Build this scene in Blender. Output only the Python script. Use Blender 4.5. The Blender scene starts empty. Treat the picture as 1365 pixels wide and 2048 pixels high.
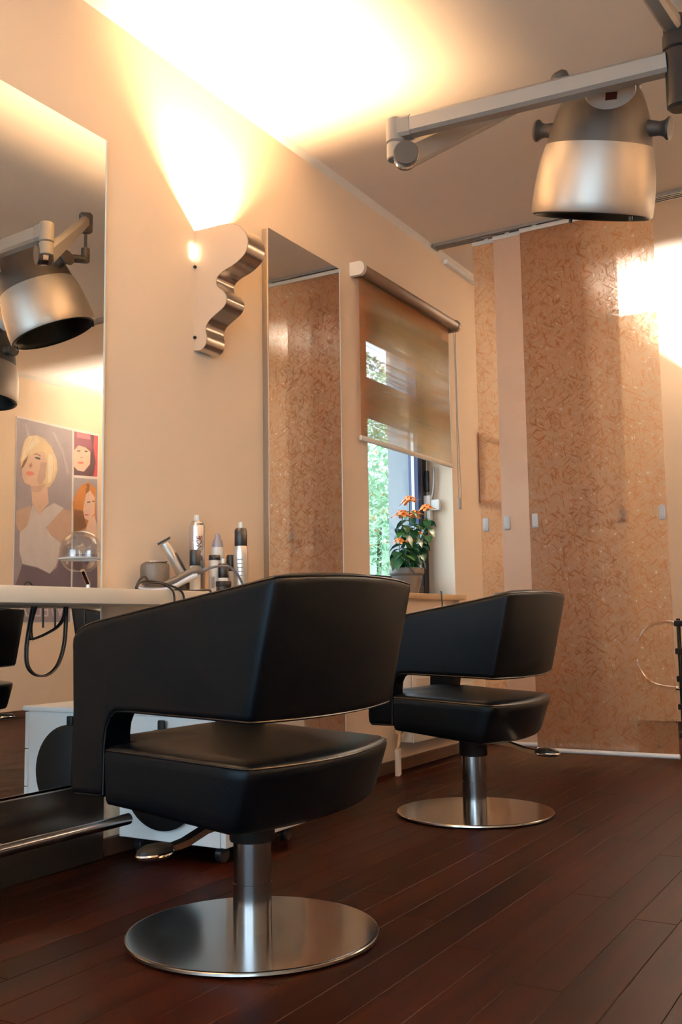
import bpy, bmesh, math, random
from mathutils import Vector, Matrix, Euler
random.seed(7)
PI = math.pi
SC = bpy.context.scene
COL = SC.collection

# ------------------------------------------------------------------ camera
W, XR, YB, YF, ZC = -2.25, 1.78, 6.65, -1.80, 2.752     # left wall, right wall, back wall, front wall, ceiling
def setup_camera():
    yaw, pit, rol = math.radians(30.30), math.radians(6.32), math.radians(-0.828)
    fw = Vector((-math.sin(yaw)*math.cos(pit), math.cos(yaw)*math.cos(pit), math.sin(pit)))
    r = Vector((math.cos(yaw), math.sin(yaw), 0)); u = r.cross(fw)
    R = r*math.cos(rol)+u*math.sin(rol); U = -r*math.sin(rol)+u*math.cos(rol)
    cam = bpy.data.cameras.new('camera'); o = bpy.data.objects.new('camera', cam); COL.objects.link(o)
    m = Matrix((R, U, -fw)).transposed().to_4x4(); m.translation = (0, 0, .70)
    o.matrix_world = m
    cam.sensor_fit = 'AUTO'; cam.sensor_width = 36.0; cam.lens = 2012.0/2048.0*36.0
    cam.clip_start = .02; cam.clip_end = 200
    SC.camera = o
setup_camera()

# ------------------------------------------------------------------ world, exposure, daylight
SC.view_settings.view_transform = 'Standard'; SC.view_settings.look = 'None'
SC.view_settings.gamma = 1.0; SC.view_settings.use_curve_mapping = False
SC.view_settings.exposure = 0.8
SKY = 4.3
LAMP = 440.0
wd = bpy.data.worlds.new('sky'); SC.world = wd; wd.use_nodes = True
bg = wd.node_tree.nodes['Background']; bg.inputs[0].default_value = (.64, .81, 1.0, 1); bg.inputs[1].default_value = SKY
sn = bpy.data.lights.new('sun', 'SUN'); sn.energy = 6.5; sn.angle = math.radians(3); sn.color = (1, .96, .88)
so = bpy.data.objects.new('sun', sn); COL.objects.link(so); so.rotation_euler = Vector((-.50, -.12, -.86)).to_track_quat('-Z', 'Y').to_euler()
def portal(name, loc, rot, sx, sy):
    l = bpy.data.lights.new(name, 'AREA'); l.shape = 'RECTANGLE'; l.size = sx; l.size_y = sy
    l.cycles.is_portal = True
    o = bpy.data.objects.new(name, l); COL.objects.link(o); o.location = loc; o.rotation_euler = rot
portal('portal_front', (-.25, YF-.05, 1.36), (PI/2, 0, 0), 3.9, 2.6)
portal('portal_side', (W-.30, 4.6, 1.5), (0, -PI/2, 0), 1.4, .95)
SC.cycles.max_bounces = 12; SC.cycles.diffuse_bounces = 5; SC.cycles.glossy_bounces = 6
SC.cycles.transparent_max_bounces = 24; SC.cycles.transmission_bounces = 8
SC.cycles.caustics_reflective = False; SC.cycles.caustics_refractive = False
SC.cycles.sample_clamp_indirect = 6.0
SC.cycles.use_denoising = True

# ------------------------------------------------------------------ materials
MATS = {}
def nt(name):
    m = bpy.data.materials.new(name); m.use_nodes = True; MATS[name] = m
    t = m.node_tree; return m, t, t.nodes['Principled BSDF'], t.nodes['Material Output']
def mat(name, col, rough=.5, metal=0.0, spec=.5, bump=0, bscale=80, var=0, vscale=6, coat=0, trans=0, ior=1.45, emit=None, estr=0, aniso=0):
    m, t, p, out = nt(name)
    p.inputs['Base Color'].default_value = (*col, 1); p.inputs['Roughness'].default_value = rough
    p.inputs['Metallic'].default_value = metal; p.inputs['Specular IOR Level'].default_value = spec
    p.inputs['Coat Weight'].default_value = coat; p.inputs['Transmission Weight'].default_value = trans; p.inputs['IOR'].default_value = ior
    p.inputs['Anisotropic'].default_value = aniso
    if emit: p.inputs['Emission Color'].default_value = (*emit, 1); p.inputs['Emission Strength'].default_value = estr
    tc = t.nodes.new('ShaderNodeTexCoord')
    if var:
        n = t.nodes.new('ShaderNodeTexNoise'); n.inputs['Scale'].default_value = vscale; n.inputs['Detail'].default_value = 4
        t.links.new(tc.outputs['Object'], n.inputs['Vector'])
        mx = t.nodes.new('ShaderNodeMixRGB'); mx.inputs[1].default_value = (*[c*(1-var) for c in col], 1); mx.inputs[2].default_value = (*[min(1, c*(1+var)) for c in col], 1)
        t.links.new(n.outputs['Fac'], mx.inputs[0]); t.links.new(mx.outputs[0], p.inputs['Base Color'])
    if bump:
        n = t.nodes.new('ShaderNodeTexNoise'); n.inputs['Scale'].default_value = bscale; n.inputs['Detail'].default_value = 3
        t.links.new(tc.outputs['Object'], n.inputs['Vector'])
        b = t.nodes.new('ShaderNodeBump'); b.inputs['Strength'].default_value = bump; b.inputs['Distance'].default_value = .004
        t.links.new(n.outputs['Fac'], b.inputs['Height']); t.links.new(b.outputs[0], p.inputs['Normal'])
    return m
mat('wall_paint', (.81, .65, .485), .75, bump=.06, bscale=180)
mat('ceiling_paint', (.82, .72, .61), .85)
mat('crown', (.82, .76, .66), .6)
mat('dark_base', (.045, .022, .014), .5)
mat('subfloor', (.03, .015, .01), .8)
mat('leather', (.0010, .0014, .0022), .40, spec=.17, bump=.08, bscale=260)
MATS['leather'].node_tree.nodes['Principled BSDF'].inputs['Specular Tint'].default_value = (.72, .88, 1.0, 1)  # blue of the daylight sheen put into the specular tint
mat('piping', (.0025, .0025, .003), .36, spec=.3)
mat('black_plastic', (.012, .012, .013), .35)
mat('black_satin', (.006, .006, .006), .5, spec=.3)
mat('grey_dark', (.050, .044, .038), .5)
mat('grey_mid', (.22, .205, .185), .42)
mat('alu', (.36, .33, .295), .42, metal=.6)
mat('alu_bright', (.72, .70, .67), .25, metal=1)
mat('hood_silver', (.40, .37, .335), .46, metal=.85)
mat('chrome', (.80, .79, .77), .10, metal=1)
mat('mirror_glass', (.90, .91, .90), 0.0, metal=1)
mat('box_side', (.30, .255, .21), .35, metal=.6)
mat('mirror_edge', (.80, .86, .84), .15, spec=.6)
mat('plinth_steel', (.11, .095, .08), .22, metal=.9)
mat('white_lacquer', (.78, .78, .76), .35)
mat('counter_white', (.72, .63, .50), .40)
mat('white_plastic', (.80, .79, .76), .4)
mat('tab_grey', (.36, .37, .38), .45)
mat('cream_metal', (.74, .68, .58), .45)
mat('radiator_white', (.80, .73, .62), .4)
mat('blind_brown', (.14, .085, .05), .5)
mat('navy', (.018, .035, .11), .35)
mat('frame_dark', (.02, .022, .028), .4)
mat('stucco', (.33, .35, .38), .9, bump=.5, bscale=120)
mat('pot', (.20, .165, .135), .45)
mat('soil', (.04, .025, .015), .95)
mat('leaf', (.018, .085, .026), .32, var=.35, vscale=30)
mat('leaf_light', (.045, .15, .03), .35)
mat('stem', (.07, .12, .04), .6)
mat('petal', (.95, .28, .05), .5)
mat('hedge', (.36, .53, .36), .6, var=.6, vscale=2.0)
mat('hedge_rust', (.42, .22, .08), .6)
mat('bark', (.08, .055, .04), .9)
mat('ground', (.22, .25, .18), .9, var=.3)
mat('oak', (.55, .38, .22), .45, var=.12)
mat('ivory', (.74, .70, .63), .4)
mat('translucent_cap', (.62, .60, .68), .2, trans=.5)
mat('silver_can', (.66, .66, .70), .26, metal=.9)
mat('champagne', (.66, .62, .56), .30, metal=.7)
mat('white_bottle', (.78, .72, .64), .35)
mat('display_red', (.10, .012, .010), .3)
mat('print_dark', (.05, .05, .06), .5)
mat('print_red', (.62, .10, .06), .5)
mat('print_grey', (.35, .34, .34), .5)
mat('cable', (.018, .016, .016), .45)
mat('cable_grey', (.14, .14, .16), .4)
mat('dryer_grey', (.11, .098, .085), .40)
mat('dryer_white', (.72, .72, .74), .28)
mat('board_white', (.80, .78, .76), .5)
mat('picture_canvas', (.50, .36, .24), .7, var=.2, vscale=5)
mat('picture_frame', (.16, .08, .045), .5)
mat('slit_light', (1, .9, .75), .4, emit=(1.0, .80, .55), estr=5)  # emissive colour for the light seen in the lamp's wall slit
mat('sconce_plate', (.56, .44, .32), .5, metal=.2)
for n, c in dict(lav=(.30, .26, .29), lav2=(.34, .32, .36), lav_l=(.42, .37, .41), burg=(.07, .035, .045), skin=(.62, .43, .33), skin_d=(.46, .32, .25),
                 skin_s=(.36, .19, .13), white=(.62, .57, .57), blonde=(.66, .52, .33), blonde_l=(.80, .70, .53), brown=(.14, .065, .03), dark=(.05, .04, .04),
                 lip=(.52, .16, .13), dusk=(.11, .09, .12), plum=(.16, .05, .08), red=(.40, .06, .08), pale=(.74, .53, .43), pink=(.52, .15, .20), ginger=(.42, .17, .05),
                 text_l=(.52, .47, .52)).items():
    mat('print_'+n if n != 'red' and n != 'dark' else 'poster_'+n, c, .45, var=.16, vscale=9)

# brushed steel with a radial or circular brush direction
def brushed(name, col, rough, aniso, axis='Z', rot=0.0):
    m = mat(name, col, rough, metal=1, aniso=aniso); t = m.node_tree; p = t.nodes['Principled BSDF']
    tg = t.nodes.new('ShaderNodeTangent'); tg.direction_type = 'RADIAL'; tg.axis = axis
    t.links.new(tg.outputs[0], p.inputs['Tangent']); p.inputs['Anisotropic Rotation'].default_value = rot
    return m
brushed('steel_disc', (.37, .35, .325), .15, .5)
brushed('steel_column', (.36, .37, .39), .18, .5)
brushed('steel_wave', (.60, .53, .46), .27, .6, 'Y', .25)

def plank_material():
    m, t, p, out = nt('plank')
    tc = t.nodes.new('ShaderNodeTexCoord'); oi = t.nodes.new('ShaderNodeObjectInfo')
    mp = t.nodes.new('ShaderNodeMapping'); mp.inputs['Scale'].default_value = (28, 1.6, 20)
    add = t.nodes.new('ShaderNodeVectorMath'); add.operation = 'ADD'
    mul = t.nodes.new('ShaderNodeVectorMath'); mul.operation = 'SCALE'; mul.inputs['Scale'].default_value = 37
    cmb = t.nodes.new('ShaderNodeCombineXYZ')
    for i in range(3): t.links.new(oi.outputs['Random'], cmb.inputs[i])
    t.links.new(cmb.outputs[0], mul.inputs[0]); t.links.new(tc.outputs['Object'], add.inputs[0]); t.links.new(mul.outputs[0], add.inputs[1])
    t.links.new(add.outputs[0], mp.inputs['Vector'])
    n = t.nodes.new('ShaderNodeTexNoise'); n.inputs['Scale'].default_value = 1.0; n.inputs['Detail'].default_value = 6; n.inputs['Distortion'].default_value = .6
    t.links.new(mp.outputs[0], n.inputs['Vector'])
    cr = t.nodes.new('ShaderNodeValToRGB'); cr.color_ramp.elements[0].position = .30; cr.color_ramp.elements[0].color = (.0070, .0016, .0008, 1)
    cr.color_ramp.elements[1].position = .75; cr.color_ramp.elements[1].color = (.022, .0050, .0019, 1)
    t.links.new(n.outputs['Fac'], cr.inputs[0])
    hs = t.nodes.new('ShaderNodeHueSaturation')
    mr = t.nodes.new('ShaderNodeMapRange'); mr.inputs['To Min'].default_value = .72; mr.inputs['To Max'].default_value = 1.25
    t.links.new(oi.outputs['Random'], mr.inputs['Value']); t.links.new(mr.outputs[0], hs.inputs['Value']); t.links.new(cr.outputs[0], hs.inputs['Color'])
    t.links.new(hs.outputs[0], p.inputs['Base Color']); p.inputs['Roughness'].default_value = .44; p.inputs['Specular IOR Level'].default_value = .035
    b = t.nodes.new('ShaderNodeBump'); b.inputs['Strength'].default_value = .12; b.inputs['Distance'].default_value = .002
    t.links.new(n.outputs['Fac'], b.inputs['Height']); t.links.new(b.outputs[0], p.inputs['Normal'])
plank_material()

def fabric(name, dark, light, hole, tl=.55, strand=(70, 10), angs=(-52, 8, 58), lo=.50, hi=.66, patch=15, pmin=.35):
    """translucent fleece: crossing strands over an open mesh, thicker and thinner in patches"""
    m, t, p, out = nt(name); t.nodes.remove(p); N = t.nodes.new; L = t.links.new
    tc = N('ShaderNodeTexCoord'); cur = None
    for i, an in enumerate(angs):
        rt = N('ShaderNodeMapping'); rt.inputs['Rotation'].default_value = (math.radians(90), 0, math.radians(an)); rt.inputs['Location'].default_value = (i*3.1, i*1.7, 0)
        sc = N('ShaderNodeMapping'); sc.inputs['Scale'].default_value = (strand[0], strand[1], 1)
        n = N('ShaderNodeTexNoise'); n.inputs['Scale'].default_value = 1.0; n.inputs['Detail'].default_value = 2.5; n.inputs['Distortion'].default_value = .7
        L(tc.outputs['Object'], rt.inputs['Vector']); L(rt.outputs[0], sc.inputs['Vector']); L(sc.outputs[0], n.inputs['Vector'])
        if cur is None: cur = n.outputs['Fac']
        else:
            mx = N('ShaderNodeMath'); mx.operation = 'MAXIMUM'; L(cur, mx.inputs[0]); L(n.outputs['Fac'], mx.inputs[1]); cur = mx.outputs[0]
    st = N('ShaderNodeMapRange'); st.inputs['From Min'].default_value = lo; st.inputs['From Max'].default_value = hi; st.inputs['To Min'].default_value = 1; st.inputs['To Max'].default_value = 0
    L(cur, st.inputs['Value'])                                     # 1 = open, 0 = strand
    pn = N('ShaderNodeTexNoise'); pn.inputs['Scale'].default_value = patch; pn.inputs['Detail'].default_value = 3; L(tc.outputs['Object'], pn.inputs['Vector'])
    pr = N('ShaderNodeMapRange'); pr.inputs['From Min'].default_value = .38; pr.inputs['From Max'].default_value = .62; pr.inputs['To Min'].default_value = pmin; L(pn.outputs['Fac'], pr.inputs['Value'])
    op = N('ShaderNodeMath'); op.operation = 'MULTIPLY'; L(st.outputs[0], op.inputs[0]); L(pr.outputs[0], op.inputs[1])
    mc = N('ShaderNodeMixRGB'); mc.inputs[1].default_value = (*dark, 1); mc.inputs[2].default_value = (*light, 1); L(op.outputs[0], mc.inputs[0])
    d = N('ShaderNodeBsdfDiffuse'); tr = N('ShaderNodeBsdfTranslucent'); tp = N('ShaderNodeBsdfTransparent')
    L(mc.outputs[0], d.inputs[0]); L(mc.outputs[0], tr.inputs[0])
    m1 = N('ShaderNodeMixShader'); m1.inputs[0].default_value = tl; L(d.outputs[0], m1.inputs[1]); L(tr.outputs[0], m1.inputs[2])
    h = N('ShaderNodeMath'); h.operation = 'MULTIPLY_ADD'; h.inputs[1].default_value = hole; h.inputs[2].default_value = hole*.30; L(op.outputs[0], h.inputs[0])
    m2 = N('ShaderNodeMixShader'); L(h.outputs[0], m2.inputs[0]); L(m1.outputs[0], m2.inputs[1]); L(tp.outputs[0], m2.inputs[2]); L(m2.outputs[0], out.inputs[0])
    return m
fabric('fleece_coarse', (.34, .18, .095), (.68, .50, .35), .44, .72, strand=(95, 17), lo=.50, hi=.655, patch=34, pmin=.45)
fabric('fleece_pale', (.60, .47, .38), (.76, .64, .54), .22, .5, strand=(95, 17), lo=.48, hi=.70, patch=24, pmin=.5)
fabric('fleece_brown', (.33, .172, .085), (.66, .46, .30), .46, .76, strand=(95, 17), lo=.50, hi=.655, patch=34, pmin=.45)
fabric('blind_fabric', (.40, .20, .088), (.54, .295, .14), .36, strand=(90, 8), angs=(-8, 5, 80), pmin=.6)

def glass_mat(name, tint=(1, 1, 1), f=.06, rough=0.0):
    m, t, p, out = nt(name); t.nodes.remove(p)
    tp = t.nodes.new('ShaderNodeBsdfTransparent'); tp.inputs[0].default_value = (*tint, 1)
    g = t.nodes.new('ShaderNodeBsdfGlossy'); g.inputs['Roughness'].default_value = rough
    lw = t.nodes.new('ShaderNodeLayerWeight'); lw.inputs[0].default_value = .25
    mr = t.nodes.new('ShaderNodeMapRange'); mr.inputs['To Min'].default_value = f; mr.inputs['To Max'].default_value = .8
    t.links.new(lw.outputs['Facing'], mr.inputs['Value'])
    pw = t.nodes.new('ShaderNodeMath'); pw.operation = 'POWER'; pw.inputs[1].default_value = 2.0
    t.links.new(mr.outputs[0], pw.inputs[0])
    ms = t.nodes.new('ShaderNodeMixShader'); t.links.new(pw.outputs[0], ms.inputs[0]); t.links.new(tp.outputs[0], ms.inputs[1]); t.links.new(g.outputs[0], ms.inputs[2])
    t.links.new(ms.outputs[0], out.inputs[0])
glass_mat('pane_glass', (.96, .98, .97), .1)
glass_mat('clear_acrylic', (.93, .93, .94), .34, .03)

# ------------------------------------------------------------------ mesh helpers
def bm_(): return bmesh.new()
def box(bm, x0, x1, y0, y1, z0, z1, bev=0, seg=2):
    vs = [bm.verts.new((x, y, z)) for x in (x0, x1) for y in (y0, y1) for z in (z0, z1)]
    q = [(0,1,3,2), (4,6,7,5), (0,4,5,1), (2,3,7,6), (0,2,6,4), (1,5,7,3)]
    fs = [bm.faces.new([vs[i] for i in f]) for f in q]
    if bev:
        es = list({e for f in fs for e in f.edges})
        bmesh.ops.bevel(bm, geom=es, offset=bev, segments=seg, affect='EDGES', profile=.5)
    return bm
def frame_of(d):
    d = d.normalized(); a = Vector((0, 0, 1)) if abs(d.z) < .95 else Vector((1, 0, 0))
    u = d.cross(a).normalized(); v = d.cross(u).normalized(); return u, v
def ring(bm, c, u, v, r, n, r2=None):
    r2 = r if r2 is None else r2
    return [bm.verts.new(c+u*(r*math.cos(2*PI*i/n))+v*(r2*math.sin(2*PI*i/n))) for i in range(n)]
def skin(bm, rings, cap0=True, cap1=True, closed=False):
    n = len(rings[0])
    rr = rings+[rings[0]] if closed else rings
    for a, b in zip(rr, rr[1:]):
        for i in range(n):
            bm.faces.new((a[i], a[(i+1) % n], b[(i+1) % n], b[i]))
    if not closed:
        if cap0: bm.faces.new(list(reversed(rings[0])))
        if cap1: bm.faces.new(rings[-1])
def cyl(bm, p0, p1, r0, r1=None, n=24, bev=0):
    p0, p1 = Vector(p0), Vector(p1); r1 = r0 if r1 is None else r1
    u, v = frame_of(p1-p0); d = (p1-p0).normalized()
    if bev:
        rs = [ring(bm, p0, u, v, r0-bev, n), ring(bm, p0+d*bev, u, v, r0, n), ring(bm, p1-d*bev, u, v, r1, n), ring(bm, p1, u, v, r1-bev, n)]
    else: rs = [ring(bm, p0, u, v, r0, n), ring(bm, p1, u, v, r1, n)]
    skin(bm, rs); return bm
def smooth_path(pts, k=6):
    """Catmull-Rom through the points"""
    P = [Vector(p) for p in pts]; out = []
    for i in range(len(P)-1):
        a = P[max(i-1, 0)]; b = P[i]; c = P[i+1]; d = P[min(i+2, len(P)-1)]
        for j in range(k):
            t = j/k
            out.append(.5*((2*b)+(c-a)*t+(2*a-5*b+4*c-d)*t*t+(3*b-a-3*c+d)*t**3))
    out.append(P[-1]); return out
def tube(bm, pts, r, n=8, closed=False):
    P = [Vector(p) for p in pts]; rings = []; u = None
    for i, p in enumerate(P):
        a = P[i-1] if (i > 0 or closed) else p; b = P[(i+1) % len(P)] if (i < len(P)-1 or closed) else p
        d = (b-a).normalized()
        if u is None: u, v = frame_of(d)
        else:
            u = (u-d*u.dot(d)); u = u.normalized() if u.length > 1e-6 else frame_of(d)[0]
            v = d.cross(u)
        rr = r[i] if isinstance(r, (list, tuple)) else r
        rings.append([bm.verts.new(p+u*(rr*math.cos(2*PI*k/n))+v*(rr*math.sin(2*PI*k/n))) for k in range(n)])
    skin(bm, rings, closed=closed); return bm
def lathe(bm, prof, c=(0, 0, 0), n=32, mtx=None, sy=1.0):
    """prof: (r, z) from bottom to top; a zero radius closes with a fan"""
    c = Vector(c); rings = []
    def put(p):
        p = Vector(p)
        return bm.verts.new((mtx @ p) if mtx else p+c)
    for r, z in prof:
        if r < 1e-6: rings.append([put((0, 0, z))])
        else: rings.append([put((r*math.cos(2*PI*i/n), sy*r*math.sin(2*PI*i/n), z)) for i in range(n)])
    for a, b in zip(rings, rings[1:]):
        for i in range(n):
            j = (i+1) % n
            if len(a) == 1 and len(b) == 1: continue
            if len(a) == 1: bm.faces.new((a[0], b[j], b[i]))
            elif len(b) == 1: bm.faces.new((a[i], a[j], b[0]))
            else: bm.faces.new((a[i], a[j], b[j], b[i]))
    return bm
def prism(bm, poly, f0, f1):
    """poly: 2D points; f0, f1 map a 2D point to 3D at the two ends"""
    a = [bm.verts.new(f0(*p)) for p in poly]; b = [bm.verts.new(f1(*p)) for p in poly]; n = len(poly)
    bm.faces.new(list(reversed(a))); bm.faces.new(b)
    for i in range(n): bm.faces.new((a[i], a[(i+1) % n], b[(i+1) % n], b[i]))
    return bm
def to_mesh(name, bm, m, angle=38):
    bmesh.ops.recalc_face_normals(bm, faces=bm.faces)
    me = bpy.data.meshes.new(name); bm.to_mesh(me); bm.free()
    me.materials.append(MATS[m] if isinstance(m, str) else m)
    me.polygons.foreach_set('use_smooth', [True]*len(me.polygons)); me.set_sharp_from_angle(angle=math.radians(angle))
    return me
def root_loc(o):
    while o.parent: o = o.parent
    return o.location.copy()
def part(name, bm, m, parent, label=None, angle=38, local=False):
    """a mesh in world coordinates put under its thing (or, local, in the thing's own frame)"""
    if not local: bmesh.ops.translate(bm, vec=-root_loc(parent), verts=bm.verts)
    o = bpy.data.objects.new(name, to_mesh(name, bm, m, angle)); COL.objects.link(o); o.parent = parent
    if label: o['label'] = label
    return o
def tag(o, label, cat, group=None):
    o['label'] = label; o['category'] = cat
    if group: o['group'] = group
    return o
def thing(name, label, cat, loc, group=None):
    o = bpy.data.objects.new(name, None); COL.objects.link(o); o.location = loc; o.empty_display_size = .05
    return tag(o, label, cat, group)
def single(name, bm, m, label, cat, group=None, angle=38):
    bm.verts.ensure_lookup_table()
    xs = [v.co for v in bm.verts]; lo = [min(v[i] for v in xs) for i in range(3)]; hi = [max(v[i] for v in xs) for i in range(3)]
    c = Vector(((lo[0]+hi[0])/2, (lo[1]+hi[1])/2, lo[2])); bmesh.ops.translate(bm, vec=-c, verts=bm.verts)
    o = bpy.data.objects.new(name, to_mesh(name, bm, m, angle)); COL.objects.link(o); o.location = c
    return tag(o, label, cat, group)
def struct(name, bm, m, label=None, angle=38):
    o = bpy.data.objects.new(name, to_mesh(name, bm, m, angle)); COL.objects.link(o); o['kind'] = 'structure'
    if label: o['label'] = label
    return o
def sroot(name, loc=(0, 0, 0), label=None):
    o = bpy.data.objects.new(name, None); COL.objects.link(o); o.location = loc; o['kind'] = 'structure'; o.empty_display_size = .05
    if label: o['label'] = label
    return o
def copy_tree(o, parent=None):
    c = o.copy(); COL.objects.link(c)
    if parent: c.parent = parent
    for ch in [x for x in bpy.data.objects if x.parent == o]: copy_tree(ch, c)
    return c
def text_mesh(name, body, size, m, parent, origin, ux, uy, depth=.0006, label=None):
    """flat lettering: ux reading direction, uy up, origin at the baseline start (world coordinates)"""
    cu = bpy.data.curves.new(name, 'FONT'); cu.body = body; cu.size = size; cu.extrude = depth; cu.resolution_u = 2
    tmp = bpy.data.objects.new('tmp_text', cu); COL.objects.link(tmp)
    dg = bpy.context.evaluated_depsgraph_get(); me = bpy.data.meshes.new_from_object(tmp.evaluated_get(dg))
    bpy.data.objects.remove(tmp); bpy.data.curves.remove(cu)
    ux, uy = Vector(ux), Vector(uy); uz = ux.cross(uy); mt = Matrix((ux, uy, uz)).transposed().to_4x4(); mt.translation = Vector(origin)-root_loc(parent)
    me.transform(mt); me.name = name; me.materials.clear(); me.materials.append(MATS[m])
    o = bpy.data.objects.new(name, me); COL.objects.link(o); o.parent = parent
    if label: o['label'] = label
    return o

# ================================================================== the setting
OY0, OY1, OZ0, OZ1 = 4.11, 5.08, .845, 2.26          # window opening in the left wall
def wall_with_opening(bm, x0, x1, y0, y1, z0, z1, oy0, oy1, oz0, oz1):
    box(bm, x0, x1, y0, oy0, z0, z1); box(bm, x0, x1, oy1, y1, z0, z1)
    box(bm, x0, x1, oy0, oy1, z0, oz0); box(bm, x0, x1, oy0, oy1, oz1, z1)
b = bm_(); wall_with_opening(b, W-.20, W, YF, YB, 0, ZC, OY0, OY1, OZ0, OZ1); struct('wall_left', b, 'wall_paint', 'warm beige painted wall with mirrors, lamp and window')
b = bm_(); wall_with_opening(b, W-.37, W-.20, YF, YB+1.5, -.3, ZC+.2, OY0-.02, OY1-.06, OZ0-.02, OZ1+.02); struct('wall_exterior', b, 'stucco', 'pale stucco outer wall around the window')
b = bm_(); box(b, XR, XR+.2, YF, YB, 0, ZC); struct('wall_right', b, 'wall_paint')
b = bm_(); box(b, W-.2, XR+.2, YB, YB+.2, 0, ZC); struct('wall_back', b, 'wall_paint')
def front_wall():
    b = bm_()
    fx0, fx1, fz0, fz1 = -2.2, 1.7, .06, 2.66
    box(b, W-.2, fx0, YF-.2, YF, 0, ZC); box(b, fx1, XR+.2, YF-.2, YF, 0, ZC)
    box(b, fx0, fx1, YF-.2, YF, 0, fz0); box(b, fx0, fx1, YF-.2, YF, fz1, ZC)
    struct('wall_front', b, 'wall_paint')
    wn = sroot('window_2', (-.25, YF-.10, fz0), 'large shop window')
    b = bm_()
    for z in (fz0, fz1-.07): box(b, fx0, fx1, YF-.14, YF-.07, z, z+.07)
    part('frame_rail', b, 'navy', wn)
    for x in (fx0, -.90, .33, fx1-.07):
        b = bm_(); box(b, x, x+.07, YF-.14, YF-.07, fz0+.07, fz1-.07); part('frame_post', b, 'navy', wn)
    for x0, x1 in ((fx0+.07, -.90), (-.83, .33), (.40, fx1-.07)):
        b = bm_(); box(b, x0, x1, YF-.108, YF-.10, fz0+.07, fz1-.07); part('pane', b, 'pane_glass', wn)
front_wall()
b = bm_(); box(b, W-.2, XR+.2, YF-.2, YB+.2, ZC, ZC+.2); struct('ceiling', b, 'ceiling_paint', 'pale cream plaster ceiling')

# floor: a dark screed carrying separate planks
FL = sroot('floor', (0, 0, 0), 'dark reddish-brown plank floor')
b = bm_(); box(b, W-.2, XR+.2, YF-.2, YB+.2, -.12, -.012); part('screed', b, 'subfloor', FL)
def planks():
    PW, PL = .0995, 1.22
    b = bm_(); h = .00025
    def top(x0, x1, y0, y1):
        i = .0011
        lo = [b.verts.new(p) for p in ((x0, y0, -.012), (x1, y0, -.012), (x1, y1, -.012), (x0, y1, -.012))]
        md = [b.verts.new(p) for p in ((x0, y0, -.0009), (x1, y0, -.0009), (x1, y1, -.0009), (x0, y1, -.0009))]
        up = [b.verts.new(p) for p in ((x0+i, y0+i, 0), (x1-i, y0+i, 0), (x1-i, y1-i, 0), (x0+i, y1-i, 0))]
        for s, t in ((lo, md), (md, up)):
            for k in range(4): b.faces.new((s[k], s[(k+1) % 4], t[(k+1) % 4], t[k]))
        b.faces.new(up)
    top(-PW/2+h, PW/2-h, -PL/2+h, PL/2-h)
    me = to_mesh('plank', b, 'plank', 20)
    rest = bm_(); rnd = random.Random(3); n = 0
    x = W+PW/2+.002; row = 0; cells = []
    while x < XR:
        off = (row*.437) % 1.0*PL
        y = YF-PL+off
        while y < YB+PL/2:
            cells.append((x, y)); y += PL
        x += PW; row += 1
    def vis(c):
        x, y = c
        d = math.hypot(x+.8, y-2.6)
        return d
    ok = [c for c in cells if c[1]+PL/2 > .9 and c[1] < YB+.3 and c[0] > W and c[0] < .12+.18*(c[1])]
    ok = sorted(ok, key=vis)[:290]; oks = set(ok)
    for c in cells:
        yy0, yy1 = c[1]-PL/2, c[1]+PL/2
        if c in oks and yy1 <= YB:
            o = bpy.data.objects.new('plank', me); COL.objects.link(o); o.parent = FL; o.location = (c[0], c[1], 0)
        else:
            y0, y1 = max(yy0, YF)+h, min(yy1, YB)-h
            if y1-y0 > .02: box(rest, c[0]-PW/2+h, min(c[0]+PW/2, XR)-h, y0, y1, -.012, 0)
    o = part('plank_field', rest, 'plank', FL); o['kind'] = 'stuff'
planks()

# baseboards and crown
b = bm_(); box(b, W, W+.014, 2.36, YB, 0, .055, .003, 1); struct('baseboard_left', b, 'dark_base')
b = bm_(); box(b, XR-.014, XR, YF, YB, 0, .055); struct('baseboard_right', b, 'dark_base')
b = bm_(); box(b, W+.014, XR-.014, YB-.014, YB, 0, .055); struct('baseboard_back', b, 'dark_base')
def crown(name, p0, p1, nx, ny):
    b = bm_(); s = .026
    prof = [(0, 0), (s, 0), (s*.75, -s*.3), (s*.3, -s*.75), (0, -s)]
    def f(p): return lambda u, v: (p[0]+nx*u, p[1]+ny*u, ZC+v)
    prism(b, prof, f(p0), f(p1)); struct(name, b, 'crown')
crown('trim_1', (W, YF), (W, YB), 1, 0); crown('trim_2', (XR, YF), (XR, YB), -1, 0); crown('trim_3', (W, YB), (XR, YB), 0, -1)

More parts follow.
